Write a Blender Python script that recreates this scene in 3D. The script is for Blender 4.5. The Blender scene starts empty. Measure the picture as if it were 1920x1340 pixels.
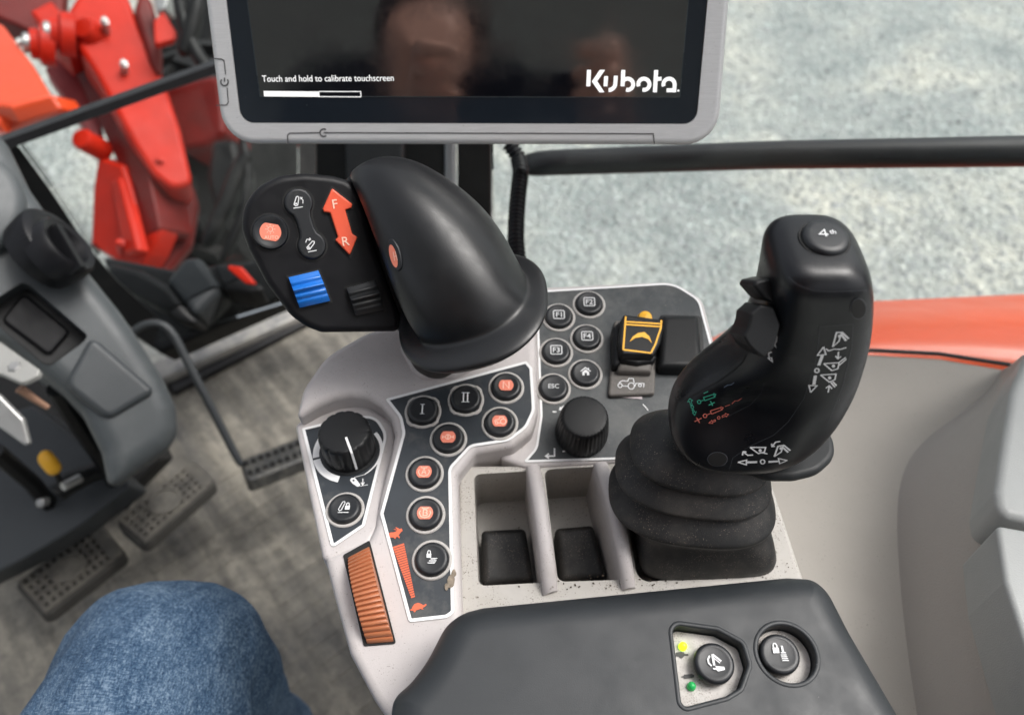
import bpy, bmesh, math, random
from mathutils import Vector as V, Matrix
from mathutils.bvhtree import BVHTree
random.seed(7)
R = math.radians
sc = bpy.context.scene
COL = sc.collection
FPX = 1450.0
PITCH = R(48)
CAM = V((0, 0, 1.15))
FW = V((0, math.cos(PITCH), -math.sin(PITCH)))
UP = V((0, math.sin(PITCH), math.cos(PITCH)))
RT = V((1, 0, 0))

# ------------------------------------------------------------------ survey helpers
def ray(px, py): return FW + RT*((px-960)/FPX) - UP*((py-670)/FPX)
def P(px, py, d): return CAM + ray(px, py)*d
def PZ(px, py, drop):
    r = ray(px, py); return CAM + r*(-drop/r.z)

class Pl:
    """a plane in the cab; measured points are put on it"""
    def __init__(s, O, N, X=RT):
        s.O = V(O); s.N = V(N).normalized()
        s.U = (V(X) - s.N*V(X).dot(s.N)).normalized(); s.W = s.N.cross(s.U)
    def at(s, px, py, h=0.0):
        r = ray(px, py); q = s.O + s.N*h
        return CAM + r*((q-CAM).dot(s.N)/r.dot(s.N))
    def uv(s, px, py, h=0.0):
        q = s.at(px, py, h) - s.O; return (q.dot(s.U), q.dot(s.W))
    def w(s, u, v, h=0.0): return s.O + s.U*u + s.W*v + s.N*h
    def uvs(s, pts, h=0.0): return [s.uv(x, y, h) for x, y in pts]

def fillet(uv, rad, n=5):
    out = []; m = len(uv)
    rr = list(rad)+[.002]*m if isinstance(rad, (list, tuple)) else [rad]*m
    for i in range(m):
        p, a, b = V(uv[i]), V(uv[i-1]), V(uv[(i+1) % m])
        d1, d2 = a-p, b-p; l1, l2 = d1.length, d2.length
        if l1 < 1e-7 or l2 < 1e-7: continue
        d1 /= l1; d2 /= l2
        ang = math.acos(max(-1, min(1, d1.dot(d2))))
        if rr[i] <= 0 or ang > R(172): out.append(tuple(p)); continue
        t = min(rr[i]/math.tan(ang/2), .46*l1, .46*l2)
        r_ = t*math.tan(ang/2)
        c = p + (d1+d2).normalized()*(r_/math.sin(ang/2))
        s0, s1 = p+d1*t-c, p+d2*t-c
        sw = math.atan2(s0.x*s1.y-s0.y*s1.x, s0.dot(s1))
        for k in range(n+1):
            th = sw*k/n; cs, sn = math.cos(th), math.sin(th)
            out.append((c.x+s0.x*cs-s0.y*sn, c.y+s0.x*sn+s0.y*cs))
    return out

def area(uv): return .5*sum(uv[i-1][0]*uv[i][1]-uv[i][0]*uv[i-1][1] for i in range(len(uv)))
def ccw(uv): return list(uv) if area(uv) > 0 else list(reversed(uv))
def inset(uv, d):
    """parallel offset that drops the short edges a fillet loses, keeping the point count"""
    n = len(uv); p = [V(q) for q in uv]
    E = []
    for i in range(n):
        e = p[(i+1) % n]-p[i]
        if e.length < 1e-9: e = p[(i+2) % n]-p[i]
        E.append(e.normalized())
    off = [p[i]+V((-E[i].y, E[i].x))*d for i in range(n)]
    act = [i for i in range(n) if (p[(i+1) % n]-p[i]).length > 1e-9]
    def meet(a, b):
        cr = E[a].x*E[b].y-E[a].y*E[b].x
        if abs(cr) < 1e-4: return p[b]+V((-E[b].y, E[b].x))*d
        q = off[b]-off[a]; t = (q.x*E[b].y-q.y*E[b].x)/cr
        r_ = off[a]+E[a]*t; lim = p[b]
        if (r_-lim).length > 4*abs(d)+1e-9 and (b-a) % n == 1: r_ = lim+(r_-lim).normalized()*4*abs(d)
        return r_
    for _ in range(40):
        m = len(act); vv = [meet(act[k-1], act[k]) for k in range(m)]
        bad = [k for k in range(m) if (vv[(k+1) % m]-vv[k]).dot(E[act[k]]) < -1e-9]
        if not bad or m-len(bad) < 3: break
        bad.sort(key=lambda k: (vv[(k+1) % m]-vv[k]).dot(E[act[k]])); kill = set(); 
        for k in bad:
            if (k-1) % m not in kill and (k+1) % m not in kill: kill.add(k)
        act = [act[k] for k in range(m) if k not in kill]
    m = len(act); vv = {act[k]: meet(act[k-1], act[k]) for k in range(m)}
    out = [None]*n; ak = sorted(act)
    for i in range(n):   # vertex i lies between edge i-1 and edge i: the next active edge at or after i
        nx = next((a for a in ak if a >= i), ak[0]); out[i] = tuple(vv[nx])
    return out
def circ(n=32, r=1.0, c=(0, 0), a0=0.0): return [(c[0]+r*math.cos(a0+2*math.pi*i/n), c[1]+r*math.sin(a0+2*math.pi*i/n)) for i in range(n)]
def arc(cx, cy, r, a0, a1, n=12): return [(cx+r*math.cos(R(a0+(a1-a0)*i/n)), cy+r*math.sin(R(a0+(a1-a0)*i/n))) for i in range(n+1)]

# ------------------------------------------------------------------ mesh builder
class B:
    def __init__(s): s.v = []; s.f = []
    def add(s, vs, fs):
        o = len(s.v); s.v += [V(q) for q in vs]; s.f += [tuple(o+i for i in f) for f in fs]; return s
    def loft(s, rings, cap0=True, cap1=True, closed=True):
        n = len(rings[0]); vs = [q for r_ in rings for q in r_]; fs = []
        for k in range(len(rings)-1):
            for i in range(n if closed else n-1):
                j = (i+1) % n
                fs.append((k*n+i, k*n+j, (k+1)*n+j, (k+1)*n+i))
        if cap0: fs.append(tuple(reversed(range(n))))
        if cap1: fs.append(tuple((len(rings)-1)*n+i for i in range(n)))
        return s.add(vs, fs)
    def prism(s, pl, uv, h0, h1, r=.001, seg=3, rb=0):
        uv = ccw(uv); rings = []
        if rb:
            for k in range(seg):
                a = math.pi/2*k/seg
                q = inset(uv, rb*(1-math.sin(a)))
                rings.append([pl.w(u, v, h0+rb*(1-math.cos(a))) for u, v in q])
            rings.append([pl.w(u, v, h0+rb) for u, v in uv])
        else: rings.append([pl.w(u, v, h0) for u, v in uv])
        rings.append([pl.w(u, v, h1-r) for u, v in uv])
        if r:
            for k in range(1, seg+1):
                a = math.pi/2*k/seg; q = inset(uv, r*(1-math.cos(a)))
                rings.append([pl.w(u, v, h1-r+r*math.sin(a)) for u, v in q])
            rings.append([pl.w(u, v, h1) for u, v in inset(uv, r*1.12+.0001)])
        return s.loft(rings)
    def fill(s, pl, uv, h=0.0):
        uv = ccw(uv); return s.add([pl.w(u, v, h) for u, v in uv], [tuple(range(len(uv)))])
    def tube(s, pts, rad, n=12, cap=True):
        pts = [V(p) for p in pts]; m = len(pts)
        rad = rad if isinstance(rad, (list, tuple)) else [rad]*m
        t = [((pts[min(i+1, m-1)]-pts[max(i-1, 0)]).normalized()) for i in range(m)]
        a = t[0].orthogonal().normalized(); rings = []
        for i in range(m):
            a = (a - t[i]*a.dot(t[i])).normalized(); b = t[i].cross(a)
            rings.append([pts[i]+(a*math.cos(2*math.pi*k/n)+b*math.sin(2*math.pi*k/n))*rad[i] for k in range(n)])
        return s.loft(rings, cap, cap)
    def lathe(s, C, N, U, prof, n=32, mod=None):
        N = V(N).normalized(); U = (V(U)-N*V(U).dot(N)).normalized(); W_ = N.cross(U); rings = []
        for r_, h in prof:
            rings.append([C+N*h+(U*math.cos(2*math.pi*i/n)+W_*math.sin(2*math.pi*i/n))*(max(r_, 1e-5)*(mod(i, h) if mod else 1)) for i in range(n)])
        return s.loft(rings)
    def ribbon(s, pts, N, wd, closed=False):
        pts = [V(p) for p in pts]; m = len(pts)
        if m < 2: return s
        Ns = N if isinstance(N, list) else [V(N)]*m
        L = []; Rr = []
        for i in range(m):
            a = pts[i-1] if (i > 0 or closed) else None
            b = pts[(i+1) % m] if (i < m-1 or closed) else None
            e1 = (pts[i]-a).normalized() if a is not None and (pts[i]-a).length > 1e-9 else None
            e2 = (b-pts[i]).normalized() if b is not None and (b-pts[i]).length > 1e-9 else None
            e1 = e1 or e2; e2 = e2 or e1
            n1, n2 = Ns[i].cross(e1), Ns[i].cross(e2)
            mm = (n1+n2)/max(1+n1.dot(n2), .45)
            L.append(pts[i]+mm*wd/2); Rr.append(pts[i]-mm*wd/2)
        vs = L+Rr; fs = [(i+m, (i+1) % m+m, (i+1) % m, i) for i in range(m if closed else m-1)]
        return s.add(vs, fs)
    def box(s, C, ax, hs):
        C = V(C); vs = [C+ax[0]*(x*hs[0])+ax[1]*(y*hs[1])+ax[2]*(z*hs[2]) for x in (-1, 1) for y in (-1, 1) for z in (-1, 1)]
        return s.add(vs, [(0, 1, 3, 2), (4, 6, 7, 5), (0, 4, 5, 1), (2, 3, 7, 6), (0, 2, 6, 4), (1, 5, 7, 3)])
    def ridged(s, pl, q, prof, base=-.003):
        """strip between two edges q=(A0,A1 left edge; B0,B1 right edge, in uv); prof = [(t,h)]"""
        A0, A1, B0, B1 = [V(x) for x in q]; top = []; 
        a = [A0.lerp(A1, t) for t, h in prof]; b = [B0.lerp(B1, t) for t, h in prof]; n = len(prof); ins = .08
        rows = []
        for k, dh in ((0, None), (0, -.0006), (ins, 0), (1-ins, 0), (1, -.0006), (1, None)):
            rows.append([pl.w(*(a[i].lerp(b[i], k)), base if dh is None else prof[i][1]+dh) for i in range(n)])
        s.loft(rows, False, False, False)
        for e in (0, -1): s.add([rows[k][e] for k in range(6)], [tuple(range(6))])
        return s
    def build(s, name, mat, parent=None, ang=38, sub=0):
        base = V(parent['_base']) if parent is not None else V((0, 0, 0))
        me = bpy.data.meshes.new(name); me.from_pydata([v-base for v in s.v], [], s.f); me.update()
        bm = bmesh.new(); bm.from_mesh(me)
        bmesh.ops.remove_doubles(bm, verts=bm.verts, dist=2e-7); bmesh.ops.recalc_face_normals(bm, faces=bm.faces); bm.to_mesh(me); bm.free()
        o = bpy.data.objects.new(name, me); COL.objects.link(o)
        if mat: me.materials.append(mat)
        if parent is not None:
            o.parent = parent; o['_base'] = tuple(base)
        else: o['_base'] = (0, 0, 0)
        if sub: 
            md = o.modifiers.new('s', 'SUBSURF'); md.levels = sub; md.render_levels = sub; bake(o)
        for p in o.data.polygons: p.use_smooth = True
        o.data.set_sharp_from_angle(angle=R(ang))
        return o

def bake(o):
    bpy.context.view_layer.update()
    dg = bpy.context.evaluated_depsgraph_get()
    me = bpy.data.meshes.new_from_object(o.evaluated_get(dg), depsgraph=dg)
    o.modifiers.clear(); o.data = me
def cut(o, cutter, keep=False):
    md = o.modifiers.new('b', 'BOOLEAN'); md.operation = 'DIFFERENCE'; md.solver = 'EXACT'; md.object = cutter
    bake(o); 
    if not keep: bpy.data.objects.remove(cutter)
    for p in o.data.polygons: p.use_smooth = True
    o.data.set_sharp_from_angle(angle=R(38))
def tag(o, label, cat, group=None):
    o['label'] = label; o['category'] = cat
    if group: o['group'] = group
    return o
def thing(name, loc, label, cat, group=None):
    o = bpy.data.objects.new(name, None); COL.objects.link(o); o.location = loc; o.empty_display_size = .02
    o['_base'] = tuple(loc); return tag(o, label, cat, group)
def lab(o, t): o['label'] = t; return o
def struct(o): o['kind'] = 'structure'; return o

_txt = {}
def text_mesh(s):
    if s not in _txt:
        cu = bpy.data.curves.new('t', 'FONT'); cu.body = s; cu.align_x = 'CENTER'; cu.size = 1.4; cu.resolution_u = 3; cu.offset = .010 if len(s) < 12 else 0
        o = bpy.data.objects.new('t', cu); COL.objects.link(o); bpy.context.view_layer.update()
        dg = bpy.context.evaluated_depsgraph_get(); me = bpy.data.meshes.new_from_object(o.evaluated_get(dg))
        vs = [v.co.copy() for v in me.vertices]; fs = [tuple(p.vertices) for p in me.polygons]
        bpy.data.objects.remove(o)
        xs = [v.x for v in vs]; ys = [v.y for v in vs]
        cx, cy = (min(xs)+max(xs))/2, (min(ys)+max(ys))/2
        _txt[s] = ([(v.x-cx, v.y-cy) for v in vs], fs, max(xs)-min(xs), max(ys)-min(ys))
    return _txt[s]
def put_text(b, pl, c, s, hgt, h, ang=0.0, wid=None):
    vs, fs, tw, th = text_mesh(s); k = hgt/th; kx = wid/tw if wid else k
    ca, sa = math.cos(ang), math.sin(ang)
    b.add([pl.w(c[0]+x*kx*ca-y*k*sa, c[1]+x*kx*sa+y*k*ca, h) for x, y in vs], fs)
def glyph(b, pl, c, size, h, items, ang=0.0):
    """items in -1..1: ('L',pts,width[,closed]) line, ('F',pts) filled, ('T',str,x,y,height) text"""
    ca, sa = math.cos(ang), math.sin(ang)
    m = lambda p: (c[0]+size*(p[0]*ca-p[1]*sa), c[1]+size*(p[0]*sa+p[1]*ca))
    for it in items:
        if it[0] == 'L': b.ribbon([pl.w(*m(p), h) for p in it[1]], pl.N, it[2]*size, len(it) > 3 and it[3])
        elif it[0] == 'F': b.fill(pl, [m(p) for p in it[1]], h)
        else: put_text(b, pl, m((it[2], it[3])), it[1], it[4]*size, h, ang)

# ------------------------------------------------------------------ materials
def mat(name, col, rough=.5, metal=0.0, var=.12, vscale=18, grain=None, speck=None, dust=None, emit=None, spec=.5, brushed=False, coat=0):
    m = bpy.data.materials.new(name); m.use_nodes = True; nt = m.node_tree; N = nt.nodes; L = nt.links
    bs = N['Principled BSDF']; bs.inputs['Roughness'].default_value = rough; bs.inputs['Metallic'].default_value = metal
    bs.inputs['Specular IOR Level'].default_value = spec
    if coat: bs.inputs['Coat Weight'].default_value = coat; bs.inputs['Coat Roughness'].default_value = .08
    tc = N.new('ShaderNodeTexCoord'); co = tc.outputs['Object']
    if brushed:
        mp = N.new('ShaderNodeMapping'); mp.inputs['Scale'].default_value = brushed; L.new(co, mp.inputs[0]); bco = mp.outputs[0]
    def noise(scale, detail=4, rgh=.6, c=None):
        n = N.new('ShaderNodeTexNoise'); n.inputs['Scale'].default_value = scale; n.inputs['Detail'].default_value = detail
        n.inputs['Roughness'].default_value = rgh; L.new(c or co, n.inputs['Vector']); return n.outputs['Fac']
    def ramp(src, a, b, ca=(0, 0, 0, 1), cb=(1, 1, 1, 1)):
        r_ = N.new('ShaderNodeValToRGB'); e = r_.color_ramp.elements; e[0].position = a; e[1].position = b; e[0].color = ca; e[1].color = cb
        L.new(src, r_.inputs[0]); return r_.outputs[0]
    def mix(f, a, b):
        x = N.new('ShaderNodeMix'); x.data_type = 'RGBA'
        if isinstance(f, (int, float)): x.inputs[0].default_value = f
        else: L.new(f, x.inputs[0])
        for i, q in ((6, a), (7, b)):
            if isinstance(q, tuple): x.inputs[i].default_value = (*q[:3], 1)
            else: L.new(q, x.inputs[i])
        return x.outputs[2]
    c0 = tuple(x*(1-var) for x in col); c1 = tuple(min(1, x*(1+var)) for x in col)
    src = noise(vscale, 5, .65, bco if brushed else None)
    c = mix(ramp(src, .3, .7), c0, c1)
    if dust:   # (colour, scale, lo, hi)
        n = noise(dust[1], 6, .7); c = mix(ramp(n, dust[2], dust[3], cb=(dust[4] if len(dust) > 4 else .7,)*3+(1,)), c, dust[0])
    if speck:  # (colour, scale, lo, hi)
        for dc, s_, lo, hi in speck:
            n = noise(s_, 2, .5); n2 = noise(s_*.06, 3, .6)
            mm = N.new('ShaderNodeMath'); mm.operation = 'MULTIPLY'
            L.new(ramp(n, lo, hi), mm.inputs[0]); L.new(ramp(n2, .4, .62), mm.inputs[1])
            c = mix(mm.outputs[0], c, dc)
    L.new(c, bs.inputs['Base Color'])
    rr = ramp(noise(vscale*2.3, 4, .6), .25, .75, (max(0, rough-.09),)*3+(1,), (min(1, rough+.09),)*3+(1,)); L.new(rr, bs.inputs['Roughness'])
    if grain:
        bp = N.new('ShaderNodeBump'); bp.inputs['Strength'].default_value = grain[1]; bp.inputs['Distance'].default_value = grain[2] if len(grain) > 2 else .0003
        L.new(noise(grain[0], 2, .5, bco if brushed else None), bp.inputs['Height']); L.new(bp.outputs[0], bs.inputs['Normal'])
    if emit: bs.inputs['Emission Color'].default_value = (*emit[0], 1); bs.inputs['Emission Strength'].default_value = emit[1]
    return m

dirt = (.16, .14, .11)
m_shell = mat('warm_grey_plastic', (.50, .468, .462), .5, var=.06, vscale=30, grain=(2600, .25), speck=[((.09, .07, .05), 1500, .66, .72), ((.14, .11, .08), 420, .70, .76)], dust=((.33, .29, .24), 26, .56, .85, .45))
m_pocket = mat('dusty_grey_plastic', (.45, .43, .40), .6, var=.08, vscale=40, grain=(2600, .25), speck=[((.09, .07, .05), 1300, .6, .68), ((.12, .1, .08), 380, .67, .74)], dust=((.26, .23, .19), 40, .45, .8, .5))
m_decal = mat('charcoal_overlay', (.024, .030, .037), .42, var=.15, vscale=60, speck=[((.3, .3, .28), 2600, .74, .8)], dust=((.14, .135, .12), 45, .52, .78, .55))
m_decal2 = mat('dusty_charcoal_overlay', (.036, .042, .046), .45, var=.2, vscale=50, speck=[((.36, .35, .32), 1700, .7, .77)], dust=((.17, .17, .16), 35, .42, .8, .6))
m_line = mat('white_print', (.80, .80, .80), .5, var=.05, dust=((.5, .46, .4), 90, .6, .8, .4))
m_ink = mat('white_ink', (.72, .73, .74), .5, var=.03)
m_glow = mat('screen_white', (.5, .5, .5), .4, var=.0, emit=((1, 1, .98), .42))
m_orange = mat('orange_print', (.70, .13, .055), .5, var=.05)
m_badge = mat('coral_badge', (.80, .23, .15), .5, var=.05)
m_badgeink = mat('pale_coral_ink', (.92, .58, .45), .5, var=.03)
m_btn = mat('button_rubber', (.009, .0105, .013), .42, var=.2, grain=(3000, .15), dust=((.07, .07, .065), 120, .55, .85, .5))
m_ring = mat('button_ring', (.46, .44, .42), .55, var=.1, vscale=200, speck=[((.1, .08, .06), 1600, .6, .7)])
m_black = mat('black_plastic', (.006, .0062, .0075), .42, var=.15, vscale=60, grain=(2400, .3, .0002), dust=((.03, .03, .028), 70, .64, .9, .3), spec=.25)
m_soft = mat('soft_black_rubber', (.0085, .009, .0098), .42, var=.15, vscale=40, grain=(2800, .25, .0002), dust=((.04, .038, .035), 50, .62, .9, .3), spec=.28)
m_palm = mat('palm_rubber', (.007, .0075, .0085), .36, var=.12, vscale=40, grain=(2800, .2, .0002), spec=.5)
m_disc = mat('matte_rubber_disc', (.016, .018, .0195), .52, var=.12, vscale=30, grain=(2400, .3, .0002), spec=.4, dust=((.05, .048, .045), 40, .6, .9, .3))
m_boot = mat('dusty_rubber', (.012, .0125, .013), .58, var=.2, vscale=50, grain=(2000, .35, .0003), speck=[((.22, .17, .14), 1500, .63, .71)], dust=((.095, .082, .07), 26, .45, .75, .6))
m_grip = mat('grip_black', (.0045, .005, .0068), .34, var=.15, vscale=40, grain=(2600, .25, .00015), spec=.42)
m_film = mat('label_film', (.006, .0065, .011), .30, var=.1, vscale=40)
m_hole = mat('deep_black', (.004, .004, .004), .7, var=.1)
m_blue = mat('blue_plastic', (.010, .14, .52), .32, var=.08, vscale=80)
m_fr = mat('coral_rocker', (.74, .10, .045), .4, var=.05)
m_roll = mat('charcoal_roller', (.010, .011, .012), .42, var=.1)
m_wheel = mat('copper_plastic', (.42, .15, .068), .42, var=.14, vscale=60, speck=[((.1, .05, .03), 1400, .68, .75)])
m_arm = mat('armrest_skin', (.0165, .0195, .0225), .50, var=.08, vscale=30, grain=(2600, .25, .0002), speck=[((.3, .3, .3), 900, .78, .82)])
m_bezel = mat('brushed_silver', (.56, .56, .56), .42, .15, var=.10, vscale=60, brushed=(1.2, 40, 40), grain=(50, .12, .0001), speck=[((.16, .16, .16), 900, .7, .76)])
m_groove = mat('groove_dark', (.05, .05, .05), .6)
m_glassblk = mat('black_glass', (.012, .016, .022), .10, var=.1, speck=[((.25, .25, .25), 1500, .76, .8)], spec=.5)
m_screen = mat('screen_glass', (.003, .0035, .006), .07, var=.1, speck=[((.22, .22, .22), 1400, .75, .79)], spec=.6)
m_screen.node_tree.nodes['Principled BSDF'].inputs['IOR'].default_value = 2.3
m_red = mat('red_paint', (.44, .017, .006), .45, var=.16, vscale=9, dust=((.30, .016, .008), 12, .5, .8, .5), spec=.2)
m_red_shade = mat('dark_shaded_red', (.12, .006, .004), .5, var=.25, vscale=9, dust=((.08, .02, .016), 10, .5, .8, .6), spec=.3)  # darker copy of the loader red, with shade put into the colour
m_or = mat('orange_paint', (.62, .060, .014), .35, var=.08, vscale=6, coat=.3)
m_fender = mat('fender_orange', (.60, .075, .018), .38, var=.07, vscale=5, dust=((.50, .11, .05), 7, .5, .8, .4), coat=.1)
m_steel = mat('zinc_steel', (.40, .40, .39), .4, .7, var=.15)
m_dark = mat('dark_machine', (.008, .008, .008), .5, var=.4, vscale=14, dust=((.045, .043, .04), 12, .55, .8, .6), spec=.25)
m_tyre = mat('tyre_rubber', (.010, .010, .010), .65, var=.3, vscale=10, spec=.25, dust=((.045, .042, .04), 9, .5, .8, .6), grain=(120, .5, .003))
m_col = mat('column_grey', (.056, .064, .068), .48, var=.07, vscale=12, grain=(1400, .35), dust=((.17, .175, .17), 10, .5, .85, .4))
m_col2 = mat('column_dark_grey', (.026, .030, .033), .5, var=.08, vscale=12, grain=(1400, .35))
m_frame = mat('frame_black', (.007, .0075, .008), .45, var=.2, vscale=20, dust=((.03, .03, .028), 16, .5, .85, .5), spec=.3)
m_strip = mat('trim_grey', (.22, .24, .25), .5, var=.1)
m_seal = mat('rubber_seal', (.012, .012, .0135), .45, var=.15)
m_sill = mat('scuffed_sill', (.30, .30, .29), .45, .3, var=.4, vscale=30, dust=((.33, .30, .25), 30, .4, .7, .7))
m_side = mat('beige_trim', (.45, .418, .375), .55, var=.05, vscale=7, grain=(1100, .35, .0004), speck=[((.22, .2, .17), 700, .66, .74)], dust=((.37, .345, .305), 14, .45, .8, .5))
m_trim = mat('taupe_trim', (.39, .362, .34), .55, var=.03, vscale=9, grain=(1000, .55, .0005))
m_bluegrey = mat('blue_grey_trim', (.325, .335, .33), .5, var=.05, grain=(1200, .4, .0004))
m_yellow = mat('yellow_plastic', (.82, .42, .025), .45, var=.08)
m_whitem = mat('white_bracket', (.30, .30, .285), .4, .1, var=.1)
m_taupeblk = mat('dusty_base', (.12, .11, .10), .6, var=.15, vscale=80, speck=[((.25, .23, .2), 1500, .6, .7)])
m_dustw = mat('grey_tag', (.5, .44, .45), .6)
m_green = mat('green_ink', (.05, .42, .28), .5, var=.02)
m_pink = mat('coral_ink', (.62, .16, .12), .5, var=.02)
m_slate = mat('slate_ink', (.10, .14, .20), .5, var=.02)
m_led1 = mat('lit_led', (.5, .8, .02), .3, var=0, emit=((.55, 1, .02), .9))
m_led2 = mat('green_led', (.02, .32, .08), .25, var=.1, emit=((.02, .5, .12), .12))
m_plate2 = mat('speckled_grey', (.50, .48, .46), .5, var=.1, vscale=120, speck=[((.1, .07, .05), 1600, .54, .64)], dust=((.25, .22, .18), 70, .42, .8, .7))
m_skin = mat('skin', (.62, .33, .24), .5, var=.08, vscale=40)
m_jacket = mat('dark_jacket', (.018, .018, .022), .8)
m_hair = mat('brown_hair', (.05, .03, .02), .7)
m_seat = mat('seat_fabric', (.02, .021, .023), .85, grain=(900, .6, .0005))

def glass_mat():
    m = bpy.data.materials.new('window_glass'); m.use_nodes = True; nt = m.node_tree; N = nt.nodes; L = nt.links; N.clear()
    o = N.new('ShaderNodeOutputMaterial'); mx = N.new('ShaderNodeMixShader'); t = N.new('ShaderNodeBsdfTransparent'); g = N.new('ShaderNodeBsdfGlossy')
    t.inputs[0].default_value = (.93, .95, .945, 1); g.inputs['Roughness'].default_value = .03; fr = N.new('ShaderNodeFresnel'); fr.inputs[0].default_value = 1.22
    L.new(fr.outputs[0], mx.inputs[0]); L.new(t.outputs[0], mx.inputs[1]); L.new(g.outputs[0], mx.inputs[2]); L.new(mx.outputs[0], o.inputs[0]); return m
m_glass = glass_mat()

def denim_mat():
    m = bpy.data.materials.new('denim'); m.use_nodes = True; nt = m.node_tree; N = nt.nodes; L = nt.links; bs = N['Principled BSDF']
    bs.inputs['Roughness'].default_value = .9; bs.inputs['Specular IOR Level'].default_value = .15
    tc = N.new('ShaderNodeTexCoord')
    mp = N.new('ShaderNodeMapping'); mp.inputs['Rotation'].default_value = (0, 0, R(12)); mp.inputs['Scale'].default_value = (1, .22, .22); L.new(tc.outputs['Object'], mp.inputs[0])
    mp2 = N.new('ShaderNodeMapping'); mp2.inputs['Rotation'].default_value = (0, 0, R(12)); mp2.inputs['Scale'].default_value = (.16, 1, 1); L.new(tc.outputs['Object'], mp2.inputs[0])
    def nz(sc_, v, d=3):
        n = N.new('ShaderNodeTexNoise'); n.inputs['Scale'].default_value = sc_; n.inputs['Detail'].default_value = d; n.inputs['Roughness'].default_value = .7; L.new(v, n.inputs['Vector']); return n.outputs['Fac']
    a = nz(1300, mp.outputs[0]); b = nz(1200, mp2.outputs[0]); c = nz(26, tc.outputs['Object'], 6); e = nz(90, mp.outputs[0], 4)
    def mth(op, x, y):
        q = N.new('ShaderNodeMath'); q.operation = op
        for i, z in enumerate((x, y)):
            if isinstance(z, float): q.inputs[i].default_value = z
            else: L.new(z, q.inputs[i])
        return q.outputs[0]
    wv = mth('MULTIPLY', mth('ADD', a, b), .5)
    f = mth('ADD', mth('MULTIPLY', wv, .85), mth('ADD', mth('MULTIPLY', c, .16), mth('MULTIPLY', e, .18)))
    r_ = N.new('ShaderNodeValToRGB'); el = r_.color_ramp.elements
    el[0].position = .47; el[0].color = (.011, .026, .058, 1); el[1].position = .76; el[1].color = (.24, .32, .41, 1)
    k = el.new(.59); k.color = (.044, .084, .145, 1)
    L.new(f, r_.inputs[0]); L.new(r_.outputs[0], bs.inputs['Base Color'])
    bp = N.new('ShaderNodeBump'); bp.inputs['Strength'].default_value = .7; bp.inputs['Distance'].default_value = .0008; L.new(wv, bp.inputs['Height'])
    bp2 = N.new('ShaderNodeBump'); bp2.inputs['Strength'].default_value = .5; bp2.inputs['Distance'].default_value = .012; L.new(c, bp2.inputs['Height']); L.new(bp.outputs[0], bp2.inputs['Normal'])
    L.new(bp2.outputs[0], bs.inputs['Normal']); return m
m_denim = denim_mat()

def gravel_mat():
    m = bpy.data.materials.new('gravel'); m.use_nodes = True; nt = m.node_tree; N = nt.nodes; L = nt.links; bs = N['Principled BSDF']; bs.inputs['Roughness'].default_value = .9
    tc = N.new('ShaderNodeTexCoord'); co = tc.outputs['Object']
    def nz(s, d=5, r_=.65):
        n = N.new('ShaderNodeTexNoise'); n.inputs['Scale'].default_value = s; n.inputs['Detail'].default_value = d; n.inputs['Roughness'].default_value = r_; L.new(co, n.inputs['Vector']); return n.outputs['Fac']
    def rp(src, els):
        r_ = N.new('ShaderNodeValToRGB'); e = r_.color_ramp.elements
        e[0].position, e[0].color = els[0][0], (*els[0][1], 1); e[1].position, e[1].color = els[-1][0], (*els[-1][1], 1)
        for p, c in els[1:-1]: q = e.new(p); q.color = (*c, 1)
        L.new(src, r_.inputs[0]); return r_.outputs[0]
    def mx(f, a, b, mode='MIX'):
        x = N.new('ShaderNodeMix'); x.data_type = 'RGBA'; x.blend_type = mode
        if isinstance(f, float): x.inputs[0].default_value = f
        else: L.new(f, x.inputs[0])
        for i, q in ((6, a), (7, b)):
            if isinstance(q, tuple): x.inputs[i].default_value = (*q, 1)
            else: L.new(q, x.inputs[i])
        return x.outputs[2]
    base = rp(nz(.85, 9, .68), [(.36, (.20, .23, .228)), (.47, (.31, .335, .322)), (.55, (.42, .425, .385)), (.66, (.58, .555, .475))])
    vo = N.new('ShaderNodeTexVoronoi'); vo.inputs['Scale'].default_value = 44; L.new(co, vo.inputs['Vector'])
    sp = N.new('ShaderNodeSeparateColor'); L.new(vo.outputs['Color'], sp.inputs[0])
    st = rp(sp.outputs[0], [(0, (.5, .54, .55)), (.45, (.85, .88, .88)), (.86, (1.15, 1.15, 1.12)), (1, (2.3, 2.3, 2.3))])
    c = mx(.45, base, st, 'MULTIPLY')
    c = mx(rp(nz(22, 4), [(.4, (0, 0, 0)), (.62, (.5, .5, .5))]), c, (.40, .41, .39))
    L.new(c, bs.inputs['Base Color'])
    bp = N.new('ShaderNodeBump'); bp.inputs['Strength'].default_value = .8; bp.inputs['Distance'].default_value = .03; L.new(vo.outputs['Distance'], bp.inputs['Height'])
    L.new(bp.outputs[0], bs.inputs['Normal']); return m
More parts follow.
